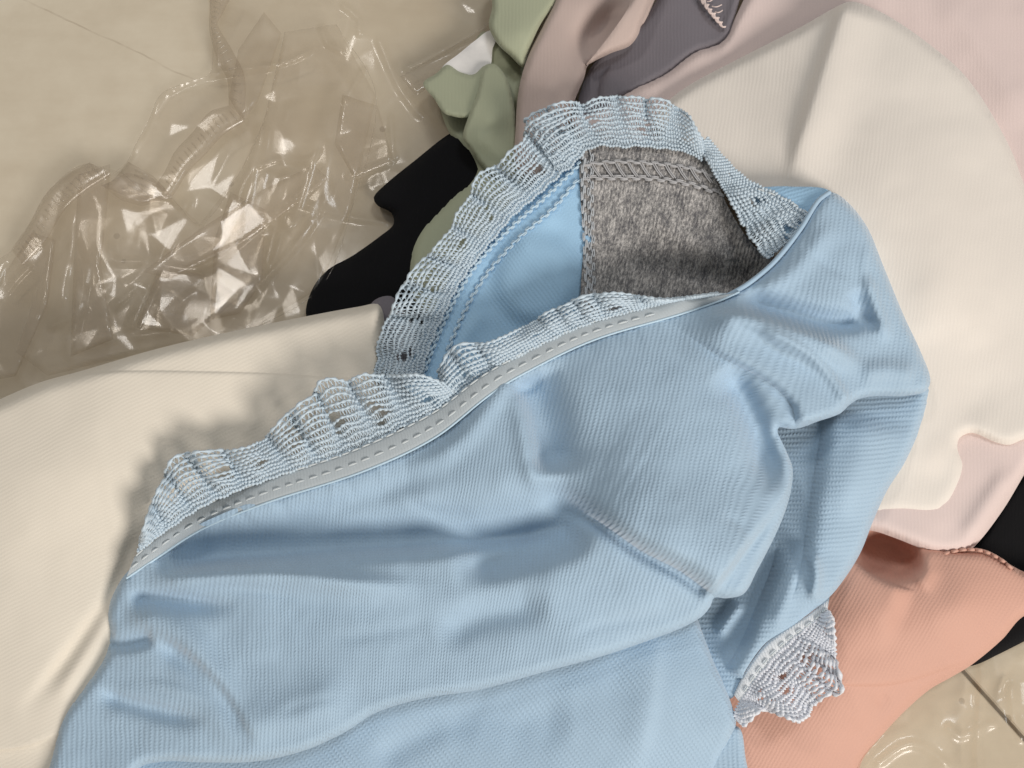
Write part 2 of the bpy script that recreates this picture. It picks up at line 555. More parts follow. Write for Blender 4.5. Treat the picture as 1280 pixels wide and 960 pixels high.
def floor_mat():
    m, nt, out = new_mat("floor_vinyl"); b = NB(nt)
    tc = b.n('ShaderNodeTexCoord').outputs['Object']
    n1 = b.noise(tc, 16.0, 5, 0.6)
    n2 = b.noise(tc, 70.0, 4, 0.65)
    mp = b.n('ShaderNodeMapping'); mp.inputs['Rotation'].default_value = (0, 0, 0.45); mp.inputs['Scale'].default_value = (0.25, 1.6, 1)
    b.l(tc, mp.inputs['Vector'])
    n3 = b.noise(mp.outputs[0], 30.0, 4, 0.6)
    rp = b.n('ShaderNodeValToRGB'); e = rp.color_ramp.elements
    e[0].position = 0.30; e[0].color = (0.56, 0.48, 0.36, 1)
    e[1].position = 0.72; e[1].color = (0.74, 0.67, 0.535, 1)
    s = b.m('ADD', b.m('MULTIPLY', n1, 0.5), b.m('ADD', b.m('MULTIPLY', n2, 0.2), b.m('MULTIPLY', n3, 0.3)))
    b.l(s, rp.inputs[0])
    # worn specks
    vo = b.n('ShaderNodeTexVoronoi'); vo.inputs['Scale'].default_value = 55.0; b.l(tc, vo.inputs['Vector'])
    wn = b.noise(tc, 9.0, 2)
    spk = b.m('MULTIPLY', b.m('LESS_THAN', vo.outputs['Distance'], 0.085), b.m('GREATER_THAN', wn, 0.53))
    mx = b.n('ShaderNodeMixRGB'); mx.inputs[2].default_value = (0.30, 0.24, 0.16, 1)
    b.l(b.m('MULTIPLY', spk, 0.45), mx.inputs[0]); b.l(rp.outputs[0], mx.inputs[1])
    # fine scuff lines
    q0 = at(20, -5, 0.0)[:2]; q1 = at(245, 100, 0.0)[:2]; qd = (q1 - q0); ql = float(np.hypot(*qd)); qd = qd / ql
    sx = b.n('ShaderNodeSeparateXYZ'); b.l(tc, sx.inputs[0])
    X = b.m('SUBTRACT', sx.outputs[0], float(q0[0])); Y = b.m('SUBTRACT', sx.outputs[1], float(q0[1]))
    al = b.m('ADD', b.m('MULTIPLY', X, float(qd[0])), b.m('MULTIPLY', Y, float(qd[1])))
    ac = b.m('ADD', b.m('MULTIPLY', X, float(-qd[1])), b.m('MULTIPLY', Y, float(qd[0])))
    ac = b.m('ADD', ac, b.m('MULTIPLY', b.m('SUBTRACT', b.noise(tc, 40.0, 2), 0.5), 0.004))
    ln = b.m('MULTIPLY', b.m('LESS_THAN', b.m('ABSOLUTE', ac), 0.00045), b.m('MULTIPLY', b.m('GREATER_THAN', al, 0.0), b.m('LESS_THAN', al, ql)))
    ln = b.m('MULTIPLY', ln, b.m('MULTIPLY_ADD', b.noise(tc, 60.0, 3), 2.4, -0.75))
    ln = b.m('MAXIMUM', b.m('MINIMUM', ln, 1.0), 0.0)
    mx2 = b.n('ShaderNodeMixRGB'); mx2.inputs[2].default_value = (0.28, 0.21, 0.14, 1)
    b.l(b.m('MULTIPLY', ln, 0.45), mx2.inputs[0]); b.l(mx.outputs[0], mx2.inputs[1])
    pr = b.n('ShaderNodeBsdfPrincipled'); b.l(mx2.outputs[0], pr.inputs['Base Color'])
    pr.inputs['Roughness'].default_value = 0.55
    pr.inputs['Specular IOR Level'].default_value = 0.25
    bp = b.n('ShaderNodeBump'); bp.inputs['Strength'].default_value = 0.3; bp.inputs['Distance'].default_value = 0.0004
    b.l(n2, bp.inputs['Height']); b.l(bp.outputs[0], pr.inputs['Normal'])
    b.l(pr.outputs[0], out.inputs[0])
    return m

def flat_mat(name, col, rough=0.7):
    m, nt, out = new_mat(name); b = NB(nt)
    tc = b.n('ShaderNodeTexCoord').outputs['Object']
    hs = b.n('ShaderNodeHueSaturation'); hs.inputs['Color'].default_value = (*col, 1)
    b.l(b.m('MULTIPLY_ADD', b.noise(tc, 90.0, 4), 0.5, 0.75), hs.inputs['Value'])
    pr = b.n('ShaderNodeBsdfPrincipled'); b.l(hs.outputs[0], pr.inputs['Base Color'])
    pr.inputs['Roughness'].default_value = rough
    b.l(pr.outputs[0], out.inputs[0])
    return m

BLUE = (0.385, 0.525, 0.66)
M_floor = floor_mat()
M_grout = flat_mat("floor_joint", (0.22, 0.18, 0.13))
M_blue = cloth("blue_rib_knit", BLUE, rib=6.0, stitch=4.4, bump=0.00019, sheen=0.55, spec=0.16, rough=0.72, glint=0.3, rib_share=0.4, var=0.10)
M_bluein = cloth("blue_inside_knit", (0.36, 0.58, 0.79), rib=4.6, stitch=4.2, bump=0.00012, sheen=0.25, rib_share=0.5)
M_binding = cloth("grey_blue_binding", (0.42, 0.47, 0.50), rib=4.0, stitch=4.0, bump=0.00005, sheen=0.3, rib_share=0.5)
M_grey = cloth("grey_heather_knit", (0.255, 0.248, 0.243), rib=5.0, stitch=4.0, bump=0.00025, sheen=0.3,
               heather=((0.095, 0.095, 0.105), (0.56, 0.54, 0.52)))
M_creamL = cloth("cream_knit", (0.74, 0.685, 0.59), rib=4.6, stitch=4.2, bump=0.00004, sheen=0.25, var=0.045)
M_creamR = cloth("ivory_knit", (0.75, 0.70, 0.64), rib=4.8, stitch=4.2, bump=0.00004, sheen=0.25, var=0.045)
M_pale = cloth("pale_pink_knit", (0.70, 0.58, 0.55), rib=4.6, stitch=4.2, bump=0.00004, sheen=0.25, var=0.045)
M_dusty = cloth("dusty_pink_knit", (0.53, 0.425, 0.385), rib=4.4, stitch=4.2, bump=0.00003, sheen=0.2, var=0.03)
M_slate = cloth("slate_knit", (0.175, 0.16, 0.18), rib=4.4, stitch=4.2, bump=0.00005, sheen=0.15, var=0.03)
M_sage = cloth("sage_knit", (0.40, 0.425, 0.30), rib=4.4, stitch=4.2, bump=0.00004, sheen=0.2, var=0.03)
M_black = cloth("black_knit", (0.009, 0.009, 0.010), rib=4.4, stitch=4.2, bump=0.00004, sheen=0.05, var=0.03, spec=0.08, rough=0.9)
M_salmon = cloth("salmon_knit", (0.60, 0.35, 0.275), rib=4.6, stitch=4.4, bump=0.00007, sheen=0.2, var=0.04, rib_share=0.45)
M_tag = flat_mat("white_paper", (0.78, 0.76, 0.74))
M_lace = yarn("pale_blue_lace_yarn", (0.56, 0.665, 0.745))
M_lacew = yarn("white_lace_yarn", (0.70, 0.73, 0.79))
M_thread = yarn("pale_thread", (0.60, 0.65, 0.67))
M_greyth = yarn("grey_thread", (0.45, 0.45, 0.46))
M_blueth = yarn("pale_blue_thread", (0.52, 0.68, 0.80))
M_seamth = yarn("seam_thread", (0.50, 0.53, 0.56))
M_pinkth = yarn("pink_thread", (0.75, 0.62, 0.58))
M_film = film("clear_film")
M_film2 = film("clear_film_double", tint=(0.96, 0.95, 0.93), haze=0.05)

# ------------------------------------------------------------------ floor (tiles with recessed joints)
fl = mesh_obj("floor", np.array([[-1.5, -1.5, -0.004], [1.5, -1.5, -0.004], [1.5, 1.5, -0.004], [-1.5, 1.5, -0.004]]),
              np.array([[0, 1, 2, 3]]), M_grout, None, None, False)
fl["kind"] = "structure"
J0 = at(1203, 838, 0.0); J1 = at(1290, 935, 0.0)
jd = (J1 - J0)[:2]; jd /= np.hypot(*jd)
jn = np.array([-jd[1], jd[0]])                 # across the joint
jo = at(1010, 622, 0.0)[:2]                    # hidden meeting point of the joints

def tile(a0, a1, b0, b1):
    g = 0.0008; c = 0.0006
    def P(a, b, z): q = jo + jd * a + jn * b; return (q[0], q[1], z)
    A0, A1, B0, B1 = a0 + g, a1 - g, b0 + g, b1 - g
    V = [P(A0, B0, -0.004), P(A1, B0, -0.004), P(A1, B1, -0.004), P(A0, B1, -0.004),
         P(A0, B0, -c), P(A1, B0, -c), P(A1, B1, -c), P(A0, B1, -c),
         P(A0+c, B0+c, 0), P(A1-c, B0+c, 0), P(A1-c, B1-c, 0), P(A0+c, B1-c, 0)]
    F = []
    for k in (0, 4):
        for i in range(4):
            j = (i + 1) % 4; F.append((k+i, k+j, k+4+j, k+4+i))
    F.append((8, 9, 10, 11))
    o = mesh_obj("floor_tile", V, F, M_floor, fl, None, False)
    return o
tile(0.0, 0.8, 0.0, 0.8); tile(0.0, 0.8, -0.8, 0.0); tile(-0.8, 0.0, -0.45, 0.35)
tile(-0.8, 0.0, -1.25, -0.45); tile(-0.8, 0.0, 0.35, 1.15)

# ------------------------------------------------------------------ lace
def lace(name, inner, outer, mat, parent, ncord=11, period=46.0, amp=3.0, shift=9.0, seed=1, arch=0.0,
         r_px=1.5, hole_every=58.0, bead=4.5, ruf_pow=1.0, density=1.0, scallop=0.05, ragged=0.05):
    """Ruffled stretch lace: lengthwise beaded cords and the zigzag yarns between them, with eyelets."""
    r = np.random.default_rng(seed)
    a = catmull(inner, 2.0); b = catmull(outer, 2.0)
    L = 0.5 * (np.hypot(*np.diff(a[:, :2], axis=0).T).sum() + np.hypot(*np.diff(b[:, :2], axis=0).T).sum())
    n = max(20, int(L * density / 1.05))
    a, _ = resample(a, n); b, _ = resample(b, n)
    s = np.linspace(0, L, n)
    ph = 2 * np.pi * s / period + 2.2 * np.interp(s, np.linspace(0, L, max(5, int(L / 60))), r.normal(0, 1, max(5, int(L / 60)))) + r.random() * 6
    am = np.interp(s, np.linspace(0, L, max(5, int(L / 45))), r.uniform(0.2, 1.3, max(5, int(L / 45))))
    holes = [(h + r.uniform(-14, 14), r.uniform(0.28, 0.62)) for h in np.arange(hole_every * 0.4, L, hole_every)]
    edge = np.interp(s, np.linspace(0, L, max(3, int(L / 22))), r.normal(0, ragged, max(3, int(L / 22))))
    def surf(v, ds=0.0, lift=0.0):
        vv = np.clip(v, -0.05, 1.1)
        sh = shift * am * np.sin(ph) * vv ** ruf_pow + ds
        si = np.clip(s + sh, 0, L)
        A = np.stack([np.interp(si, s, a[:, k]) for k in range(3)], 1)
        B = np.stack([np.interp(si, s, b[:, k]) for k in range(3)], 1)
        vv = (vv * (1 + (scallop * am * np.cos(ph) + edge) * vv))[:, None]
        G = A * (1 - vv) + B * vv
        G[:, 2] += amp * am * (np.cos(ph) + 0.35 * np.cos(2 * ph + 1.0)) * vv[:, 0] ** ruf_pow + arch * np.sin(np.pi * np.clip(vv[:, 0], 0, 1)) + lift
        return G
    pxmm = 0.33
    cords = []
    lines = []
    for k in range(ncord):
        v = np.full(n, k / (ncord - 1.0))
        for (hs, hv) in holes:
            e = np.exp(-((s - hs) / 7.5) ** 2)
            dv = v - hv
            v = v + e * 0.16 / ncord * np.sign(dv + 1e-6) * np.exp(-(dv * ncord / 2.2) ** 2) * 2.2
        v = v + 0.16 / ncord * np.sin(2 * np.pi * s / 23.0 + k) + np.interp(s, np.linspace(0, L, max(4, int(L / 11))), r.normal(0, 0.13 / ncord, max(4, int(L / 11))))
        if k == ncord - 1:
            v = v + 0.018 * np.abs(np.sin(np.pi * s / 7.0))
        cords.append(v)
        G = surf(v, 0.0, 0.10 * np.sin(2 * np.pi * s / bead + k * 1.9) + np.interp(s, np.linspace(0, L, max(4, int(L / 8))), r.normal(0, 0.10, max(4, int(L / 8)))))
        P = at(G[:, 0], G[:, 1], G[:, 2])
        rr = r_px * (1.15 if k in (0, ncord - 1) else 1.0) * (1 + 0.5 * np.sin(2 * np.pi * s / bead + k * 1.9)) * pxmm * MM
        lines.append((P, rr))
    # zigzag weft between the cords
    for k, off in [(k, o_) for k in range(ncord - 1) for o_ in (0.0, 0.9)]:
        thin = 0.5 if off == 0.0 else 0.26
        tri = smooth(0.12, 0.88, np.abs(((s / (bead * 0.5) + 0.37 * k + off) % 2) - 1))
        v = cords[k] * (1 - tri) + cords[k + 1] * tri
        G = surf(v, 0.0, -0.32)
        P = at(G[:, 0], G[:, 1], G[:, 2])
        w = np.ones(n)
        for (hs, hv) in holes:
            dk = abs((k + 0.5) / (ncord - 1) - hv) * ncord
            if dk < 2.2:
                w *= 1 - np.exp(-((s - hs - 5 * math.sin(k * 2.1 + hs)) / (7.5 - 1.5 * dk)) ** 4)
        rr = np.maximum(r_px * thin * w, 0.02) * pxmm * MM
        lines.append((P, rr))
    return tubes(name, lines, mat, parent, 5)

STITCH = None
def stitches(parent, pts, mat, length=13.0, gap=5.0, rad=1.3, lift=0.3):
    """Running stitches, each one an object of its own sharing one mesh."""
    global STITCH
    if STITCH is None:
        xs = np.array([-0.5, -0.44, -0.3, 0.0, 0.3, 0.44, 0.5])
        rs = np.array([0.15, 0.6, 0.95, 1.0, 0.95, 0.6, 0.15])
        zs = np.array([-1.6, -0.7, 0.0, 0.25, 0.0, -0.7, -1.6])
        ang = np.arange(6) / 6 * 2 * np.pi
        V = [(x, r_ * math.cos(t), z_ + r_ * math.sin(t)) for x, r_, z_ in zip(xs, rs, zs) for t in ang]
        F = []
        for i in range(6):
            for j in range(6):
                k = (j + 1) % 6; F.append((i*6+j, i*6+k, i*6+6+k, i*6+6+j))
        o = mesh_obj("stitch", V, F, mat, None)
        STITCH = o.data
        bpy.data.objects.remove(o)
    c = catmull(pts, 2.0)
    d = np.concatenate([[0], np.cumsum(np.hypot(*np.diff(c[:, :2], axis=0).T))])
    s = 2.0
    while s + length < d[-1]:
        ll = length * random.uniform(0.8, 1.1)
        e = [np.array([np.interp(q, d, c[:, k]) for k in range(3)]) for q in (s, s + ll)]
        p0 = at(e[0][0], e[0][1], e[0][2] + lift); p1 = at(e[1][0], e[1][1], e[1][2] + lift)
        ax = p1 - p0; L = np.linalg.norm(ax); X = ax / L
        Y = np.cross([0, 0, 1.0], X); Y /= np.linalg.norm(Y); Z = np.cross(X, Y)
        R = rad * 0.33 * MM
        o = bpy.data.objects.new("stitch", STITCH)
        link(o, parent)
        mid = (p0 + p1) / 2
        o.matrix_local = Matrix(((X[0]*L, Y[0]*R, Z[0]*R, mid[0]), (X[1]*L, Y[1]*R, Z[1]*R, mid[1]), (X[2]*L, Y[2]*R, Z[2]*R, mid[2]), (0, 0, 0, 1)))
        s += ll + gap * random.uniform(0.7, 1.3)

def chain(pts, z, width, pitch, rad, phase=0.0, lift=0.3):
    """A looped overlock yarn along a line: returns one tube line."""
    c = catmull([(p[0], p[1], z(p[0], p[1]) if callable(z) else z) for p in pts], 1.0)
    n = int(np.hypot(*np.diff(c[:, :2], axis=0).T).sum() / 0.9)
    c, L = resample(c, n)
    t = np.gradient(c[:, :2], axis=0); t /= np.hypot(t[:, 0], t[:, 1])[:, None] + 1e-9
    s = np.linspace(0, L, n); w = 2 * np.pi * s / pitch + phase
    off = width * 0.5 * np.sin(w); al = pitch * 0.42 * np.sin(2 * w)
    x = c[:, 0] - t[:, 1] * off + t[:, 0] * al
    y = c[:, 1] + t[:, 0] * off + t[:, 1] * al
    zz = (z(x, y) if callable(z) else c[:, 2]) + lift + 0.25 * np.cos(w)
    return (at(x, y, zz), np.full(n, rad * 0.33 * MM))

def tag(o, label, cat, group=None):
    o["label"] = label; o["category"] = cat
    if group: o["group"] = group
    return o

# ------------------------------------------------------------------ garments round the blue briefs
# black garment at the left
tag(patch("black_briefs",
    [(383, 396), (390, 362), (410, 337), (440, 320), (478, 293), (492, 280), (489, 266), (472, 257), (467, 247), (480, 232),
     (518, 201), (562, 167), (600, 150), (640, 200), (600, 330), (560, 430), (480, 470), (410, 440)],
    12, [ridge([(470, 380), (520, 300), (570, 240)], 2.0, 40)], M_black, None, rim=(14, 4), skirt=5, seed=3),
    "black briefs peeking out between the clear bag and the cream briefs", "underwear")

# sage garment
sage = thing("sage_briefs", "sage green briefs crumpled beside the dusty pink strap at the top", "underwear")
patch("back_panel", [(548, 110), (575, 92), (602, 40), (625, 50), (655, 80), (665, 200), (655, 245), (640, 330), (560, 400), (524, 385),
                     (512, 345), (520, 296), (560, 250), (594, 213), (560, 163)],
      tps([(560, 120, 13), (600, 60, 13), (650, 90, 14), (640, 220, 15), (595, 215, 14), (560, 320, 18), (530, 370, 18)]),
      [ridge([(640, 90), (625, 70)], 2, 8)], M_sage, sage, rim=(14, 4), seed=11)
patch("fold_panel", [(529, 104, .6), (545, 92), (559, 81), (575, 90), (592, 93), (606, 82), (612, 92), (600, 120), (586, 146), (560, 144), (552, 138), (543, 124)],
      tps([(530, 104, 19), (560, 85, 19), (605, 85, 20), (585, 145, 24), (555, 142, 24), (570, 110, 21)]), [], M_sage, sage,
      step=3, rim=(5, 2.0), skirt=4, noise=((40, 0.2),), seed=12)
patch("fold_panel", [(605, 83), (618, 80), (630, 92), (638, 112), (645, 150), (650, 212), (640, 228), (612, 216), (590, 190), (579, 171), (584, 150), (597, 115)],
      tps([(612, 85, 22), (630, 100, 24), (600, 140, 27), (585, 170, 25), (640, 160, 20), (648, 210, 18), (610, 205, 20), (615, 150, 28)]),
      [ridge([(584, 171), (610, 180), (640, 205)], 1.5, 14)], M_sage, sage, step=3, rim=(5, 2.5), skirt=4, noise=((40, 0.2),), seed=13)
patch("strap", [(617, -30), (615, 10), (611, 32), (622, 55), (638, 70), (654, 84), (660, 66), (676, 30), (700, -5), (712, -40)],
      tps([(617, -30, 24), (620, 30, 27), (652, 82, 26), (690, 0, 24), (650, 40, 30), (655, 0, 26)]),
      [], M_sage, sage, step=3, rim=(9, 4), skirt=6, noise=((50, 0.4),), seed=14)
tag(patch("paper_tag", [(552, 86), (575, 66), (596, 49), (612, 38), (622, 44), (616, 60), (612, 84), (590, 97), (570, 94)],
    16.5, [], M_tag, None, step=4, rim=(3, 0.4), skirt=0.8, noise=((60, 0.3),), seed=15),
    "small white tag half tucked behind the sage green fold", "tag")

# dusty pink strap with a loop
dusty = thing("dusty_pink_briefs", "dusty pink briefs with a folded over loop at the top edge", "underwear")
patch("strap", [(700, -60), (696, -5), (680, 30), (662, 66), (650, 104), (645, 150), (648, 215), (690, 220), (712, 150), (719, 124), (730, 98), (736, 80),
                (760, 66), (795, 45), (815, 10), (830, -60)],
      tps([(700, -40, 24), (670, 50, 28), (648, 130, 26), (690, 110, 32), (715, 120, 29), (735, 80, 27), (690, 200, 28), (740, 50, 22), (780, 20, 24), (800, -40, 28), (730, 5, 26)]),
      [pit(752, 36, 36, 16, -9, rot=-0.9)], M_dusty, dusty, step=4, rim=(10, 4), skirt=6, seed=21)
patch("folded_flap", [(733, 81, .4), (745, 66, .2), (765, 40, .2), (784, 12, .2), (792, -8), (815, -40), (832, -40), (812, 5), (802, 30), (797, 45), (786, 58), (765, 66), (748, 74)],
      tps([(733, 81, 29), (765, 40, 35), (784, 12, 38), (797, 45, 33), (800, 10, 37), (785, 58, 31), (815, -40, 38)]),
      [], M_dusty, dusty, step=3, rim=(9, 4), skirt=3, noise=((40, 0.3),), seed=22)

# slate garment and its loose thread
slate = thing("slate_briefs", "slate grey briefs with a frayed pale thread end", "underwear")
patch("panel", [(712, 175), (722, 128), (734, 92), (760, 60), (800, 30), (826, -10), (840, -50), (940, -50), (926, -5), (918, 22), (906, 51),
                (868, 66), (833, 92), (792, 114), (764, 130), (745, 175)],
      tps([(722, 130, 20), (740, 120, 19), (800, 60, 22), (840, 0, 26), (900, 30, 27), (860, 60, 26), (790, 110, 23), (930, -40, 28)]),
      [fold([(748, 150), (747, 125), (750, 100), (765, 78)], 2.5, 8, 30), ridge([(905, 50), (915, 20), (925, -20)], 1.5, 7)], M_slate, slate,
      step=4, rim=(8, 2.5), skirt=5, seed=31)
thr = []
for k in range(7):
    o = random.uniform(-3, 3)
    p = catmull([(878 + o, -8 + k, 29), (886 + o*.7, 10, 30.5), (896 + o*.9, 22, 30), (905 + o*1.2, 34 + o, 29)], 1.0)
    q = p.copy(); q[:, 0] += 1.6*np.sin(np.arange(len(p))*0.9 + k); q[:, 1] += 1.6*np.cos(np.arange(len(p))*0.9 + k)
    thr.append((at(q[:, 0], q[:, 1], q[:, 2] + 0.3*k*0.3), np.full(len(p), 0.00038)))
for (x0, y0, x1, y1) in ((884, 2, 893, -3), (890, 8, 902, 6), (894, 15, 903, 13)):
    p = catmull([(x0, y0, 30.5), ((x0+x1)/2, (y0+y1)/2 + 1.5, 31.5), (x1, y1, 30)], 1.0)
    thr.append((at(p[:, 0], p[:, 1], p[:, 2]), np.full(len(p), 0.0003)))
tubes("loose_thread", thr, M_pinkth, slate, 5)

# pale pink garment under the ivory one
tag(patch("pale_pink_briefs",
    [(712, 150), (745, 140), (792, 111), (832, 91), (867, 65), (905, 50), (920, 20), (938, -20), (950, -60), (1360, -60), (1360, 480), (1300, 560),
     (1281, 592), (1252, 640), (1217, 684), (1200, 691), (1178, 692), (1155, 687), (1120, 673), (1085, 663), (1020, 668), (985, 560), (985, 400), (900, 225), (830, 190), (740, 185)],
    tps([(745, 140, 26), (905, 52, 29), (940, -30, 30), (1100, -40, 34), (1280, -40, 36), (1340, 200, 30), (1000, 100, 22), (920, 300, 12), (1000, 600, 20),
         (1100, 660, 27), (1180, 685, 24), (1215, 600, 24), (1280, 570, 24), (1340, 480, 24), (1100, 300, 20)]),
    [ridge([(930, -20), (915, 30), (900, 70)], 2, 10), ridge([(1160, -20), (1230, 60), (1290, 160)], 2.0, 26),
     ridge([(1265, 580), (1230, 635), (1200, 680)], 2.0, 14)], M_pale, None,
    rim=(16, 6), skirt=6, seed=41),
    "pale pink briefs lying underneath the ivory briefs on the right", "underwear")

# ivory garment at the upper right
IVO = [(850, 200), (815, 155), (830, 131), (862, 106), (920, 75), (1000, 34), (1048, 7), (1062, 2), (1078, 5), (1112, 21), (1160, 54), (1202, 90), (1232, 130),
       (1264, 188), (1284, 240), (1330, 330), (1370, 450), (1370, 540), (1310, 546), (1280, 549, .7), (1262, 556, .7), (1245, 553, .7), (1215, 541, .7),
       (1199, 548, .7), (1197, 562, .5), (1203, 582, .4), (1196, 606, .3), (1182, 630, .3), (1166, 640, .3), (1120, 638, .3), (1085, 646, .3), (1000, 650), (985, 540), (985, 420), (965, 315), (935, 275), (900, 225)]
tag(patch("ivory_briefs", IVO,
    tps([(850, 150, 34), (930, 90, 36), (1055, 20, 44), (1010, 130, 43), (985, 230, 40), (1100, 120, 45), (1200, 130, 41), (1270, 260, 36), (1100, 260, 46),
         (1200, 350, 40), (1300, 400, 33), (1150, 480, 34), (1250, 500, 30), (1120, 600, 27.5), (1190, 600, 27), (1230, 540, 29.5), (1330, 530, 29.5), (800, 260, 28), (950, 450, 26), (1020, 630, 26)]),
    [ridge([(1060, 2), (1040, 60), (1020, 120), (998, 190), (985, 260)], 5.0, 12, 44, 0.05, 0.45),
     ridge([(1060, 160), (1160, 240), (1190, 340), (1180, 440)], 2.2, 60, 60),
     ridge([(1150, 400), (1190, 470), (1250, 520)], -1.2, 60, 60),
     ridge([(1110, 500), (1150, 560), (1190, 580)], 1.5, 30)],
    M_creamR, None, rim=(14, 5), skirt=5, seed=51, noise=((120, 0.9), (45, 0.4), (18, 0.07)),
    ribs=lambda x, y, z: (x + 0.12*y, y - 0.12*x)),
    "smooth ivory briefs with one tall fold behind the grey lining", "underwear")

# black garment at the right
tag(patch("black_briefs", [(1370, 540), (1300, 575), (1270, 600), (1235, 655), (1210, 700), (1195, 780), (1195, 830), (1216, 832), (1250, 817), (1290, 797), (1370, 760)],
    9, [], M_black, None, rim=(12, 4), skirt=4, seed=61),
    "black briefs under the salmon pair at the right edge", "underwear")

# salmon garment
SALB = tps([(1070, 690, 20), (1150, 690, 22), (1220, 710, 23), (1280, 740, 20), (1330, 750, 18), (1200, 760, 27), (1110, 790, 24), (1060, 740, 22), (1000, 800, 20),
            (1050, 870, 21), (1160, 850, 14), (1240, 800, 16), (1000, 930, 16), (1080, 930, 9), (940, 900, 18), (930, 960, 16)])
salmon = thing("salmon_briefs", "salmon pink briefs with a dark hollow fold beside the blue pair", "underwear")
patch("panel", [(960, 690), (1010, 655), (1085, 652), (1120, 664), (1160, 682), (1203, 688), (1230, 690), (1254, 701), (1284, 716), (1370, 735), (1370, 745),
                (1282, 769), (1252, 800), (1216, 830), (1190, 846), (1162, 862), (1130, 890), (1100, 922), (1078, 950), (1058, 1000), (860, 1000), (860, 830)],
      SALB,
      [pit(1108, 692, 42, 27, -17, rot=0.38, p=6), fold([(1058, 690), (1084, 713), (1112, 727), (1146, 739)], 6, 7, 50, 0.05, 0.3),
       ridge([(1150, 690), (1160, 715), (1145, 735)], 2.5, 20, 14),
       fold([(1210, 826), (1160, 845), (1110, 857), (1050, 858), (960, 860)], 1.3, 6, 80, 0.1, 0.2),
       ridge([(1095, 880), (1110, 872)], -0.8, 10), ridge([(1020, 840), (1060, 790), (1110, 745)], 2.0, 40)],
      M_salmon, salmon, step=4.5, rim=(12, 5), skirt=4, seed=71,
      ribs=lambda x, y, z: (0.86*x + 0.5*y, -0.5*x + 0.86*y))
c = catmull([(1180, 692), (1205, 687), (1230, 689), (1252, 700), (1266, 712)], 1.5)
zb = 21 + 1.2*np.sin(np.arange(len(c))*0.9)
tubes("rolled_hem", [(at(c[:, 0], c[:, 1], zb), np.full(len(c), 0.0007) * (1 + 0.05*np.sin(np.arange(len(c))*1.9)))], M_salmon, salmon, 7)

# cream garment at the left
CRB = tps([(0, 500, 50), (100, 470, 50), (200, 440, 48), (300, 415, 43), (400, 395, 38), (475, 382, 36), (470, 460, 36), (300, 480, 40), (100, 560, 48), (-40, 600, 50),
           (300, 560, 36), (150, 680, 37), (0, 750, 46), (60, 850, 41), (150, 800, 35), (250, 700, 24), (0, 940, 37), (60, 960, 36), (300, 850, 18), (420, 520, 35)])
creamL = thing("cream_briefs", "cream briefs laid flat at the left under the blue lace", "underwear")
patch("panel", [(-70, 532), (0, 499), (50, 478), (100, 464), (200, 435), (300, 412), (400, 392), (450, 383), (472, 380), (479, 392), (481, 430), (478, 480), (500, 560),
                (420, 760), (300, 980), (240, 1020), (-70, 1020)],
      CRB,
      [fold([(60, 478), (110, 466), (180, 463), (250, 464), (330, 466), (410, 471), (470, 474)], 0.9, 5, 160, 0.15, 0.05),
       ridge([(175, 660), (140, 740), (100, 800), (60, 852), (20, 900)], -2.2, 10, 16, 0.1, 0.3),
       ridge([(160, 720), (128, 780), (98, 830), (64, 880)], 2.2, 14, 12),
       fold([(-60, 942), (0, 937), (40, 930), (75, 912)], -2.6, 6, 60, 0.05, 0.25),
       ridge([(300, 545), (345, 500), (385, 468)], 0.7, 7, 3, 0.1, 0.2),
       ridge([(-40, 640), (80, 600), (220, 560)], 1.5, 70)],
      M_creamL, creamL, step=5, rim=(18, 9), skirt=10, seed=81, noise=((150, 1.2), (50, 0.4), (19, 0.07)),
      ribs=lambda x, y, z: (0.45*x + 0.9*y, 0.9*x - 0.45*y))
# a bit of taupe cloth behind the cream end
tag(patch("taupe_briefs", [(462, 384), (474, 372), (492, 372), (520, 420), (500, 480), (470, 480)], 22, [], M_slate, None, step=4, rim=(5, 2), skirt=3, seed=82),
    "sliver of dark taupe cloth between the cream end and the lace", "underwear")

# ------------------------------------------------------------------ the blue briefs
blue = thing("blue_briefs", "light blue ribbed briefs with ruffled lace trim and grey lining", "underwear")

# inside of the back
IPB = tps([(525, 470, 33), (550, 405, 34), (590, 332, 36), (640, 272, 38), (690, 228, 40), (727, 186, 41), (730, 300, 36), (700, 330, 35), (640, 330, 34),
           (600, 420, 31), (660, 440, 29), (730, 400, 29), (560, 480, 31), (620, 490, 28)])
IPF = [pit(671, 350, 50, 54, 5.5, p=6),
       ridge([(700, 260), (660, 290), (640, 310)], 1.5, 18), ridge([(560, 470), (580, 420), (610, 380)], 1.5, 14)]
patch("back_panel", [(505, 480), (516, 450), (530, 412), (560, 352), (600, 298), (645, 248), (690, 210), (722, 180), (738, 182), (742, 300), (742, 400), (720, 450), (640, 510), (540, 510)],
      IPB, IPF, M_bluein, blue, step=4, rim=(4, 0.6), skirt=1.5, seed=91, noise=((60, 0.4), (22, 0.2)),
      ribs=lambda x, y, z: (0.8*x - 0.6*y, 0.6*x + 0.8*y))
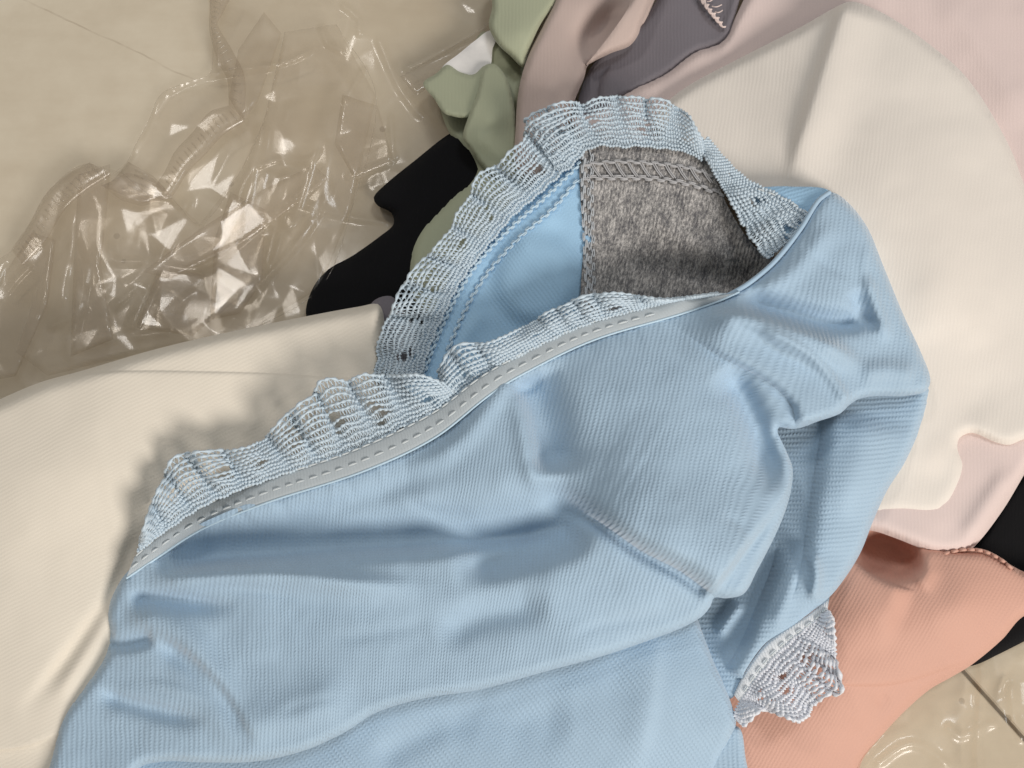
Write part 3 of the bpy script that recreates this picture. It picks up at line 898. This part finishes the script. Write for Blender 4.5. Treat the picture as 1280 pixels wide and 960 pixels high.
# grey lining
GLB = tps([(728, 190, 42.5), (800, 180, 42), (868, 188, 42), (735, 260, 38), (735, 370, 34), (800, 260, 37), (860, 260, 37), (905, 250, 40), (850, 340, 28), (920, 300, 36),
           (950, 335, 34), (900, 360, 26), (800, 380, 27), (790, 320, 31)])
GLF = [ridge([(770, 318), (800, 332), (850, 348), (900, 356), (950, 350)], -5, 14, 26, 0.25, 0.0), ridge([(800, 255), (830, 280), (880, 310), (930, 330)], 2.0, 20)]
patch("grey_lining", [(726, 186), (745, 178), (800, 176), (868, 184), (890, 215), (912, 262), (940, 305), (972, 335), (960, 380), (900, 400), (800, 410), (733, 410), (729, 300)],
      GLB, GLF, M_grey, blue, step=4, rim=(4, 0.5), skirt=1.2, seed=92, noise=((60, 0.5), (20, 0.35)),
      ribs=lambda x, y, z: (x + 0.22*y, y - 0.22*x))
zI = zof(IPB, IPF); zG = zof(GLB, GLF)
# overlock yarns inside
inl = [(528, 472), (545, 425), (572, 368), (600, 325), (640, 283), (680, 248), (712, 217), (726, 203)]
inl2 = [(548, 478), (562, 432), (588, 375), (614, 335), (652, 294), (690, 262), (716, 232), (728, 222)]
tubes("overlock_thread", [chain(inl, zI, 4.5, 10.0, 1.2, 0, 1.0), chain(inl2, zI, 4.5, 12.0, 1.0, 0, 0.8)], M_blueth, blue, 5)
gl = [chain([(730, 206), (770, 202), (815, 204), (862, 210), (896, 222)], zG, 3.5, 15.5, 1.1, 0, 0.8),
      chain([(732, 222), (770, 222), (815, 223), (862, 230), (902, 242)], zG, 5.0, 15.5, 1.2, 1.0, 0.8)]
for k in range(11):
    x0 = 738 + k * 15.5
    y0 = 204 + max(0, x0 - 815) * 0.12
    p = catmull([(x0, y0, 0), (x0 + 5, y0 + 9, 0), (x0 + 11, y0 + 17, 0)], 1.0)
    for dx in (0, 2.6):
        gl.append((at(p[:, 0] + dx, p[:, 1], zG(p[:, 0] + dx, p[:, 1]) + 1.0), np.full(len(p), 0.00030)))
tubes("cover_stitch", gl, M_greyth, blue, 5)
ve = [chain([(730, 190), (729, 240), (731, 290), (733, 340), (735, 385)], zG, 5.0, 17.0, 0.95, 0, 0.8),
      chain([(738, 190), (738, 240), (739, 290), (740, 340), (742, 385)], zG, 7.0, 17.0, 0.8, 2.0, 0.6)]
tubes("seam_overlock", ve, M_seamth, blue, 5)

# right side panel below the lobe
RB = tps([(1000, 500, 33), (1100, 480, 35), (1158, 485, 36), (1130, 575, 36), (1090, 650, 33), (1060, 715, 32), (1030, 745, 31), (960, 800, 30), (915, 865, 29),
          (880, 780, 24), (930, 700, 28), (990, 620, 33), (1060, 600, 39), (1040, 680, 36)])
RF = [fold([(985, 765), (998, 720), (1006, 670), (1014, 610), (1024, 550), (1032, 505)], 2.8, 26, 90, 0.15, 0.1),
      fold([(905, 838), (925, 805), (942, 765), (962, 715), (975, 670)], 3.6, 22, 60, 0.05, 0.25),
      ridge([(1015, 755), (1020, 715), (1012, 685)], 2.5, 9, 7), ridge([(965, 790), (985, 745), (1000, 700)], 1.5, 12),
      ridge([(1090, 520), (1075, 580), (1050, 650)], 1.2, 30), ridge([(895, 800), (915, 770), (930, 750)], 2, 10)]
RF = scaled(RF, 1.6)
patch("side_panel", [(945, 520), (980, 480), (1100, 450), (1160, 470), (1163, 487), (1152, 530), (1131, 578), (1109, 613), (1092, 650), (1076, 690), (1058, 720), (1036, 747, .4),
                     (992, 781, .2), (957, 804, .2), (932, 838, .2), (916, 872, .2), (898, 870), (850, 790), (850, 720)],
      RB, RF, M_blue, blue, step=4, rim=(13, 6), skirt=3, seed=93, noise=((60, 0.5), (24, 0.2)),
      ribs=lambda x, y, z: (y + 0.07*x - 0.4*z, x))

# lower back flap
LB = tps([(120, 960, 31), (300, 950, 33), (500, 900, 34), (700, 850, 36), (870, 780, 35), (900, 860, 36), (915, 900, 33), (890, 970, 27), (700, 960, 34), (500, 990, 32), (812, 860, 38)])
LF = [ridge([(818, 790), (815, 850), (808, 900), (790, 970)], 1.2, 30, 14), ridge([(560, 880), (640, 900), (720, 900)], -1.5, 40), ridge([(460, 960), (540, 910), (600, 890)], -1.5, 25)]
LF = scaled(LF, 1.6)
patch("lower_panel", [(100, 900), (300, 880), (560, 820), (800, 760), (868, 770), (877, 788), (890, 822), (906, 858), (917, 888), (920, 905), (912, 928), (903, 945), (880, 1010), (60, 1010)],
      LB, LF, M_blue, blue, step=4.5, rim=(13, 6), skirt=4, seed=94, noise=((60, 0.5), (24, 0.2)),
      ribs=lambda x, y, z: (np.where(x < 812, 0.80*(x-812) - 0.60*y, 0.93*(x-812) - 0.60*y), np.where(x < 812, 0.6*x + 0.8*y, 0.6*x + 0.8*y)))
patch("hem_corner", [(895, 900), (915, 905), (926, 912), (931, 940), (936, 1010), (860, 1010)], 27, [], M_blue, blue, step=4, rim=(7, 3), skirt=3, seed=95)

# front panel
MB = tps([(160, 715, 44), (330, 622, 46), (540, 542, 48), (650, 465, 50), (740, 421, 50.5), (850, 389, 51), (920, 366, 52), (1000, 290, 55), (1036, 240, 55), (1100, 340, 52),
          (1155, 470, 48), (1080, 480, 52), (1000, 440, 55), (1040, 340, 56), (900, 450, 57), (800, 500, 60), (720, 480, 56), (710, 560, 58), (780, 600, 59.5), (880, 600, 59), (960, 600, 57), (900, 700, 59), (840, 680, 60),
          (600, 600, 54), (450, 640, 50), (640, 540, 54), (300, 700, 47), (450, 760, 51), (600, 760, 53), (740, 740, 55), (860, 765, 51), (700, 820, 51), (520, 860, 49),
          (300, 800, 48), (400, 880, 49), (220, 860, 46), (150, 800, 42), (100, 900, 41), (250, 930, 45), (80, 970, 40)])
MF = [
    ridge([(184, 714), (260, 697), (340, 690), (470, 680), (560, 674), (640, 668), (700, 656), (738, 650)], -8.2, 17, 48, 0.15, 0.15),
    ridge([(176, 722), (260, 718), (350, 718), (460, 730), (560, 735)], 3.4, 20, 14, 0.15, 0.4),
    ridge([(158, 748), (200, 749), (250, 753), (300, 760)], -2.6, 16, 11, 0.15, 0.4),
    ridge([(150, 764), (190, 776), (230, 798), (262, 842), (292, 895)], 2.0, 18, 26, 0.2, 0.3),
    ridge([(188, 797), (235, 824), (272, 862), (297, 902), (318, 938)], -2.0, 18, 9, 0.2, 0.25),
    ridge([(134, 806), (160, 806), (194, 797)], -2.2, 9, 14, 0.15, 0.2),
    ridge([(118, 862), (150, 874), (190, 885), (262, 903)], -1.9, 16, 9, 0.2, 0.3),
    pit(714, 634, 40, 20, -4.6, rot=0.5),
    ridge([(716, 640), (752, 657), (800, 690), (850, 717), (888, 746)], -1.9, 10, 5, 0.15, 0.1),
    ridge([(250, 905), (330, 900), (450, 860)], 1.6, 30),
    fold([(894, 746), (850, 714), (800, 688), (752, 654), (722, 636), (690, 615)], 5.6, 26, 95, 0.05, 0.45),
    ridge([(650, 470), (668, 505), (680, 550), (686, 600)], -6.2, 22, 42, 0.15, 0.25),
    ridge([(642, 478), (656, 530), (664, 585), (676, 630)], 1.9, 15, 26, 0.15, 0.3),
    ridge([(640, 468), (612, 505), (585, 540), (545, 572), (480, 600)], 1.7, 14, 18, 0.1, 0.5),
    ridge([(560, 712), (640, 694), (700, 674), (740, 655)], -5.5, 26, 34, 0.3, 0.2),
    ridge([(540, 800), (610, 768), (690, 758)], -2.0, 26),
    ridge([(872, 396), (930, 397), (1000, 418), (1050, 440), (1085, 470)], 4.2, 26, 11, 0.2, 0.3),
    ridge([(920, 370), (975, 388), (1035, 404), (1092, 402)], -4.5, 13, 18, 0.2, 0.2),
    fold([(994, 534), (990, 508), (965, 482), (930, 462), (900, 445), (866, 424), (835, 405)], 2.4, 14, 60, 0.05, 0.35),
    ridge([(945, 408), (1008, 440), (1040, 472), (1062, 508)], 1.6, 10, 7, 0.2, 0.1),
    ridge([(900, 458), (930, 500), (950, 550), (970, 620)], -5.0, 24, 22, 0.2, 0.3),
    ridge([(1062, 362), (1075, 388), (1095, 416)], -1.6, 9, 14),
    ridge([(1080, 340), (1098, 390), (1110, 430)], 1.5, 10),
    ridge([(930, 380), (1000, 330), (1045, 270)], 1.2, 16),
    ridge([(1070, 470), (1110, 462), (1150, 470)], 1.5, 16),
    ridge([(340, 660), (450, 625), (560, 585)], -1.6, 20),
]
MOUT = [(160, 714, .3), (195, 690, .2), (250, 655, .1), (330, 622, .1), (450, 583, .1), (540, 542, .1), (612, 487, .1), (650, 464, .1), (740, 421, .1), (850, 389, .1), (905, 374, .2),
        (936, 356, .4), (968, 329, .5), (1000, 289, .5), (1022, 254, .5), (1037, 240, .6), (1058, 251), (1084, 284), (1104, 332), (1130, 395), (1151, 440), (1163, 474),
        (1157, 489), (1130, 495), (1102, 495), (1076, 498), (1062, 506), (1050, 517), (1022, 527), (1000, 535), (986, 536), (974, 534), (972, 540, .8), (982, 562), (991, 588), (986, 625),
        (971, 665), (946, 714), (930, 742), (908, 748), (893, 747), (888, 758), (878, 770), (866, 778), (840, 790), (760, 818), (680, 840), (600, 862), (530, 873), (470, 891),
        (430, 916), (378, 939), (318, 952), (252, 953), (205, 952), (172, 962), (150, 1010, .2), (40, 1010), (62, 955), (76, 900), (102, 862), (130, 822), (137, 792), (134, 770), (141, 744)]
MF = scaled(MF, 2.1)
# small puckers where the cloth is gathered into the binding
pk = catmull([(175, 708), (250, 660), (330, 627), (450, 588), (540, 546), (612, 491), (650, 467), (740, 424), (850, 392)], 4.0)
pr_ = random.Random(5)
i = 6
while i < len(pk) - 4:
    tx, ty = pk[i + 1] - pk[i - 1]; tl = math.hypot(tx, ty); nx, ny = -ty / tl, tx / tl
    ln_ = pr_.uniform(22, 70); sk = pr_.uniform(-0.35, 0.35)
    x0, y0 = pk[i]
    pts = [(x0, y0), (x0 + (nx + sk * tx / tl) * ln_ * 0.5, y0 + (ny + sk * ty / tl) * ln_ * 0.5), (x0 + (nx + 1.6 * sk * tx / tl) * ln_, y0 + (ny + 1.6 * sk * ty / tl) * ln_)]
    MF.append(ridge(pts, pr_.choice([-1, 1]) * pr_.uniform(0.25, 0.75), pr_.uniform(4, 9), pr_.uniform(4, 9), 0.0, 0.8))
    i += pr_.randint(4, 11)
for pts, h, w in [([(905, 400), (950, 420), (985, 448)], -0.9, 5), ([(1000, 300), (1030, 330), (1070, 352)], -0.8, 6), ([(1085, 300), (1080, 340), (1098, 372)], 0.9, 7),
                  ([(830, 440), (870, 470), (900, 520)], -0.6, 9), ([(700, 560), (760, 590), (830, 640)], 0.5, 14), ([(400, 800), (480, 790), (560, 770)], -0.8, 12),
                  ([(220, 740), (300, 735), (390, 748)], -0.9, 7), ([(170, 850), (220, 862), (270, 880)], 0.8, 8), ([(340, 900), (380, 880), (440, 870)], -0.7, 9), ([(700, 800), (760, 780), (830, 770)], -0.7, 10),
                  ([(500, 620), (545, 640), (600, 640)], -0.9, 9), ([(900, 640), (930, 660), (945, 690)], -0.8, 8)]:
    MF.append(ridge(pts, h, w, None, 0.3, 0.4))
patch("front_panel", MOUT, MB, MF, M_blue, blue, step=3.6, rim=(13, 7), skirt=4, seed=96, noise=((90, 1.0), (40, 0.5), (16, 0.13)),
      ribs=lambda x, y, z: (x + 0.26*y*smooth(300, 750, x) - 0.1*y*smooth(900, 1020, x) - 0.5*z, y + 0.4*z))
zM = zof(MB, MF)

# waistband binding with its running stitches
UPL = [(168, 696), (200, 668), (250, 634), (330, 600), (440, 563), (540, 516), (600, 471), (640, 448), (720, 409), (800, 385), (860, 373), (912, 368)]
LOL = [(158, 722), (197, 696), (252, 661), (332, 628), (452, 589), (542, 547), (613, 492), (651, 468), (740, 425), (850, 392), (895, 377), (924, 364)]
zl = zM(np.array([p[0] for p in LOL]), np.array([p[1] for p in LOL]))
A3 = [(p[0], p[1], z + 1.2) for p, z in zip(UPL, zl)]; B3 = [(p[0], p[1], z + 0.9) for p, z in zip(LOL, zl)]
band = ribbon("waistband_binding", A3, B3, M_binding, blue, nv=7, bulge=0.7)
mid = [((a[0]*.42 + b[0]*.58), (a[1]*.42 + b[1]*.58), (a[2]+b[2])/2 + 0.58) for a, b in zip(A3, B3)]
stitches(band, mid[:-2], M_thread)
topl = [((a[0]*.97 + b[0]*.03), (a[1]*.97 + b[1]*.03), a[2] + 0.25) for a, b in zip(A3, B3)]
stitches(band, topl[:-2], M_thread, gap=4.0, rad=1.1)
c = catmull([(p[0], p[1], p[2] - 0.3) for p in B3], 2.0)
tubes("piping", [(at(c[:, 0], c[:, 1] + 1.0, c[:, 2] + 0.2), np.full(len(c), 0.00042))], M_blueth, band, 7)
# thin rolled edge where the front wraps to the back
e = [(905, 372), (936, 354), (968, 327), (1000, 287), (1022, 252), (1037, 240)]
c = catmull([(p[0], p[1], float(zM(p[0], p[1])) - 0.8) for p in e], 2.0)
tubes("rolled_edge", [(at(c[:, 0], c[:, 1], c[:, 2]), np.full(len(c), 0.0010))], M_blue, blue, 8)
# turned hem at the side
patch("side_hem", [(905, 205), (935, 231), (985, 233), (1036, 238), (1030, 262), (1010, 292), (985, 300), (950, 262)],
      tps([(935, 232, 47), (1036, 239, 54), (1000, 290, 51), (950, 260, 46)]), [ridge([(930, 240), (980, 245), (1020, 262)], 0.8, 5)], M_bluein, blue, step=3.5, rim=(5, 1), skirt=1.2, seed=97,
      ribs=lambda x, y, z: (0.3*x + y, x))
sh = [(945, 235, 50.0), (972, 245, 50.6), (996, 257, 51.6), (1012, 268, 52.2)]
stitches(blue, sh, M_thread, length=11, gap=4, rad=1.2, lift=0.6)

# lace trims
lace("lace_trim",
     [(523, 474, 35), (536, 436, 35.5), (548, 405, 36), (570, 362, 37), (592, 328, 38), (618, 296, 39), (642, 268, 40), (668, 246, 41), (694, 222, 42), (716, 198, 43), (728, 186, 43.5)],
     [(466, 476, 34), (474, 428, 36), (492, 385, 37), (518, 338, 38), (548, 305, 39), (574, 268, 40), (594, 232, 41), (624, 206, 42), (648, 176, 43), (664, 152, 44), (700, 138, 45)],
     M_lace, blue, ncord=11, period=50, amp=5.0, shift=11, seed=5, arch=1.5)
lace("lace_trim",
     [(700, 218, 43), (724, 196, 43.5), (740, 184, 44), (770, 182, 44), (800, 182, 44), (830, 184, 44), (858, 190, 44), (878, 200, 44)],
     [(655, 150, 44.5), (690, 136, 45), (730, 126, 46), (770, 122, 46), (810, 125, 46), (838, 130, 46), (856, 142, 46), (880, 176, 45)],
     M_lace, blue, ncord=11, period=40, amp=3.2, shift=10, seed=8, arch=1.5)
lace("lace_trim",
     [(884, 172, 46), (905, 198, 47.5), (935, 226, 49), (970, 243, 50.5), (1000, 262, 52), (1016, 276, 53)],
     [(874, 178, 45.5), (890, 210, 46), (908, 240, 46.5), (928, 276, 47.5), (946, 306, 49), (958, 326, 50)],
     M_lace, blue, ncord=10, period=60, amp=0.8, shift=3, seed=12, arch=0.8, hole_every=44, scallop=0.0, ragged=0.01, r_px=1.8)
# front lace standing along the waistband
lace("lace_trim",
     [(172, 690, 45), (200, 668, 46), (250, 634, 47), (330, 600, 47.5), (440, 563, 48.5), (500, 536, 49), (545, 514, 49.5), (572, 494, 50)],
     [(176, 672, 45), (202, 606, 46), (226, 577, 47), (312, 556, 48), (398, 492, 50), (452, 476, 51), (505, 470, 52), (556, 480, 52)],
     M_lace, blue, ncord=11, period=46, amp=5.6, shift=14, seed=15, arch=2.0)
lace("lace_trim",
     [(560, 500, 50), (590, 480, 50.5), (640, 449, 51.5), (720, 410, 52.5), (800, 386, 53), (860, 374, 53), (908, 368, 53)],
     [(548, 466, 49), (572, 434, 50), (622, 428, 51), (690, 390, 52.5), (752, 368, 53), (830, 374, 53), (900, 366, 53)],
     M_lace, blue, ncord=9, period=40, amp=3.6, shift=12, seed=21, arch=2.2)
# leg opening: white elastic and lace
ES = [(1037, 746, 33), (1010, 769, 33), (985, 784, 32.5), (957, 805, 32), (935, 834, 31), (917, 868, 30)]
EO = [(1034, 764, 33), (1014, 784, 32.5), (992, 800, 32), (968, 824, 31.5), (946, 850, 30.5), (926, 880, 29.5)]
M_elastic = cloth("white_elastic", (0.72, 0.76, 0.80), rib=4.0, stitch=5.5, bump=0.0002, sheen=0.2)
leg = ribbon("leg_elastic", ES, EO, M_elastic, blue, nv=6, bulge=0.6)
stitches(leg, [((a[0]*.3+b[0]*.7), (a[1]*.3+b[1]*.7), a[2] + 0.6) for a, b in zip(ES, EO)], M_thread, length=10, gap=4, rad=1.0)
lace("leg_lace",
     [(1034, 762, 33), (1014, 782, 32.5), (992, 799, 32), (968, 822, 31.5), (946, 849, 30.5), (924, 882, 29.5), (918, 896, 29)],
     [(1040, 774, 33), (1042, 798, 33), (1044, 830, 32.5), (1048, 862, 32), (1034, 867, 31.5), (1018, 880, 31), (1002, 899, 30), (974, 892, 29.5), (952, 887, 29), (930, 906, 28.5)],
     M_lacew, blue, ncord=12, period=38, amp=3.0, shift=6, seed=34, arch=1.0, hole_every=24, scallop=0.03, ragged=0.025, r_px=2.0)

# ------------------------------------------------------------------ clear plastic bag
def crumple(seed, amp, sc):
    def f(x, y):
        wx = x + 22 * vnoise(x, y, 70, seed + 50); wy = y + 22 * vnoise(x, y, 70, seed + 51)
        a = 1 - np.abs(vnoise(wx, wy, sc, seed)) * 2.2
        b_ = 1 - np.abs(vnoise(wx + 300, wy, sc * 0.5, seed + 1)) * 2.2
        return amp * (np.clip(a, -0.5, 1) + 0.35 * np.clip(b_, -0.5, 1))
    return f

bag = thing("plastic_bag", "crumpled clear plastic bag with embossed seal strip on the beige floor", "plastic bag")
creases = [ridge(p, h * 0.8, max(3.2, w * 0.55), None, 0.1, 0.1) for p, h, w in [
    ([(200, 118), (240, 100), (285, 90), (330, 84), (365, 76), (395, 60)], 4.5, 6),
    ([(200, 118), (175, 170), (158, 205)], 1.6, 4),
    ([(430, 222), (455, 214), (492, 201)], 3.5, 6), ([(492, 201), (490, 170), (488, 140)], 2.5, 5),
    ([(455, 85), (440, 112), (428, 130)], 3.0, 5), ([(318, 212), (345, 200), (388, 200), (400, 185)], 3.0, 6),
    ([(205, 345), (260, 330), (320, 285), (380, 235), (410, 210)], 4.5, 12),
    ([(295, 280), (300, 240), (320, 200), (330, 150)], 3.0, 14), ([(355, 210), (345, 280), (330, 340)], 3.0, 12),
    ([(350, 245), (400, 262), (440, 272), (490, 280)], 2.6, 6), ([(420, 225), (390, 280), (350, 330), (300, 380)], 2.8, 8),
    ([(400, 30), (410, 55), (430, 65)], 3.5, 6), ([(425, 5), (450, 25), (448, 45)], 2.8, 4),
    ([(240, 240), (210, 300), (190, 350), (160, 420)], 4.0, 12), ([(140, 300), (140, 325), (190, 330), (180, 350), (135, 390)], 3.0, 7),
    ([(60, 410), (95, 395), (110, 385)], 3.0, 8), ([(120, 428), (180, 420), (215, 415)], 2.4, 5), ([(500, 90), (560, 60), (618, 28)], 3.0, 8),
    ([(470, 40), (500, 110), (530, 150)], 2.5, 10), ([(40, 330), (20, 350), (5, 370)], 3.5, 8), ([(90, 300), (105, 340), (95, 400), (85, 450)], 3.5, 12)]]
patch("bag_film", [(262, -40), (263, 10), (266, 60), (262, 92), (236, 102), (201, 118), (186, 150), (170, 180), (158, 203), (140, 218), (112, 204), (90, 212), (60, 240), (40, 275),
                   (18, 310), (-10, 330), (-60, 350), (-60, 540), (60, 500), (200, 460), (400, 430), (520, 400), (560, 260), (580, 130), (606, 60), (620, 20), (640, -40)],
      5.5, [facets((-80, -60, 660, 560), 48, 0.95, 7), facets((-80, -60, 660, 560), 23, 0.32, 17)] + creases, M_film, bag, step=3.0, rim=(6, 2.0), skirt=0.0, noise=((120, 1.5),), seed=101, zmin=1.0)
patch("folded_film", [(112, 205), (150, 214), (190, 245), (212, 246), (250, 280), (300, 215), (330, 150), (356, 40), (420, 30), (470, 120), (440, 260), (400, 360), (300, 420), (180, 440), (60, 470), (20, 440), (60, 320), (75, 240)],
      11, [facets((-80, -60, 660, 560), 54, 1.0, 27), facets((-80, -60, 660, 560), 26, 0.32, 37)] + [ridge([(100, 215), (90, 300), (70, 420)], 4, 22), ridge([(330, 150), (300, 280), (250, 400)], 3.5, 18), ridge([(420, 100), (380, 240), (330, 380)], 3, 16)],
      M_film, bag, step=3.0, rim=(5, 1.5), skirt=0.0, noise=((90, 1.5),), seed=111, zmin=6.5, angular=True)

M_fold = film("clear_film_fold", tint=(0.90, 0.875, 0.84), haze=0.06, rough=0.10)
for k, (poly, zz) in enumerate([
    ([(330, 15), (352, 42), (322, 128), (303, 152), (286, 122), (298, 62)], 12.5),
    ([(98, 218), (138, 205), (134, 262), (126, 330), (142, 424), (88, 446), (92, 330)], 13.0),
    ([(392, 206), (412, 224), (305, 302), (212, 348), (178, 340), (250, 286), (330, 236)], 14.0),
    ([(128, 232), (158, 216), (190, 222), (216, 246), (178, 258), (150, 250)], 15.0),
    ([(288, 240), (332, 262), (328, 352), (300, 392), (262, 400), (268, 300)], 13.5),
    ([(428, 118), (472, 132), (492, 202), (442, 222), (418, 180)], 12.5),
    ([(40, 290), (70, 300), (60, 380), (20, 470), (-30, 480), (-20, 380)], 9.0),
    ([(200, 330), (262, 345), (300, 372), (240, 420), (170, 410)], 12.0),
    ([(500, 96), (560, 62), (618, 24), (622, 44), (560, 92), (520, 120)], 10.0)]):
    patch("folded_film", poly, zz, [facets((-80, -60, 660, 560), 34, 0.45, 200 + k)], M_fold, bag, step=3.0, rim=(4, 1.0), skirt=0.0, noise=((60, 0.8),), seed=210 + k, zmin=6.0, angular=True)
for e, zz in (([(262, -40), (263, 10), (266, 60), (262, 92), (236, 102), (201, 118), (186, 150), (170, 180), (158, 203), (140, 218)], 4.6),
              ([(112, 204), (90, 212), (60, 240), (40, 275), (18, 310), (-10, 330)], 4.6), ([(150, 214), (190, 245), (212, 246), (250, 280), (300, 215), (330, 150), (356, 40)], 10.5),
              ([(420, 30), (470, 120), (440, 260), (400, 360), (300, 420)], 10.5)):
    c = catmull(e, 2.0)
    tubes("film_edge", [(at(c[:, 0], c[:, 1], zz + 0.8*np.sin(c[:, 0]*0.11) + 0.6*np.sin(c[:, 1]*0.17)), np.full(len(c), 0.00017))], M_film2, bag, 5)

M_seal = film("seal_film", tint=(0.86, 0.83, 0.79), haze=0.07, rough=0.12)
def seal(A, B, zz):
    a3 = [(x, y, z) for (x, y), z in zip(A, zz)]; b3 = [(x, y, z + 0.8) for (x, y), z in zip(B, zz)]
    s = ribbon("seal_strip", a3, b3, M_seal, bag, step=3, nv=5, bulge=1.0, under=0.05)
    a = catmull(a3, 2); b_ = catmull(b3, 2); n = max(len(a), len(b_)); a, L = resample(a, n); b_, _ = resample(b_, n)
    lines = []
    k = 6.0
    while k < L - 5:
        i = int(k / L * (n - 1))
        t0, t1 = 0.28, 0.72 + random.uniform(-.06, .06)
        p = np.array([a[i]*(1-t) + b_[min(n-1, i+1)]*t for t in np.linspace(t0, t1, 6)])
        p[:, 2] += 1.2 + 0.3*np.sin(np.linspace(0, np.pi, 6))
        lines.append((at(p[:, 0], p[:, 1], p[:, 2]), np.full(6, 0.00042)))
        k += random.uniform(6.5, 9)
    tubes("embossed_tick", lines, M_film2, s, 5)
seal([(286, 132), (262, 140), (240, 166), (218, 190), (206, 214), (194, 232)], [(306, 152), (280, 168), (258, 192), (236, 214), (222, 236), (214, 248)], [9, 9, 9, 9, 9, 9])
seal([(264, -30), (262, 10), (262, 40), (272, 78)], [(292, -10), (276, 22), (272, 30), (290, 62)], [9, 9, 9, 9])
seal([(272, 78), (284, 100), (286, 132)], [(290, 62), (306, 96), (306, 150)], [9, 9, 9])
seal([(160, 202), (140, 226), (126, 232)], [(192, 220), (212, 246), (178, 254)], [10, 10, 10])
seal([(112, 203), (84, 218), (56, 244), (36, 280), (14, 312)], [(140, 218), (106, 240), (80, 264), (58, 300), (30, 332)], [11, 11, 10, 9, 8])

tag(patch("plastic_sheet", [(1050, 1010), (1070, 955), (1100, 915), (1150, 860), (1200, 815), (1280, 775), (1370, 740), (1370, 1010)],
    4.0, [facets((1000, 700, 1400, 1040), 46, 0.9, 57), facets((1000, 700, 1400, 1040), 20, 0.3, 67)] + [ridge(p, h, w, None, 0.1, 0.1) for p, h, w in [
        ([(1228, 820), (1226, 880), (1222, 930), (1224, 980)], 3, 6), ([(1264, 850), (1268, 900), (1280, 930)], 2.5, 5), ([(1180, 905), (1200, 920), (1250, 900)], 2, 5), ([(1090, 960), (1140, 930), (1190, 960)], 2, 6)]],
    M_film, None, step=3.6, rim=(5, 1.5), skirt=0.0, noise=((80, 1.0),), seed=121, zmin=1.0),
    "clear plastic sheet over the floor joint in the lower right corner", "plastic sheet")

# ------------------------------------------------------------------ put each thing's origin at its base
bpy.context.view_layer.update()
for o in list(scene.objects):
    if o.type == 'EMPTY' and o.parent is None and o.children:
        P = []
        for ch in o.children_recursive:
            if ch.type == 'MESH' and ch.name.split('.')[0] != 'stitch':
                v = np.empty(len(ch.data.vertices) * 3, np.float32); ch.data.vertices.foreach_get("co", v)
                P.append(v.reshape(-1, 3))
        P = np.vstack(P); lo, hi = P.min(0), P.max(0)
        base = Vector(((lo[0]+hi[0])/2, (lo[1]+hi[1])/2, lo[2]))
        o.location = base
        for ch in o.children:
            ch.matrix_parent_inverse = Matrix.Translation(-base)
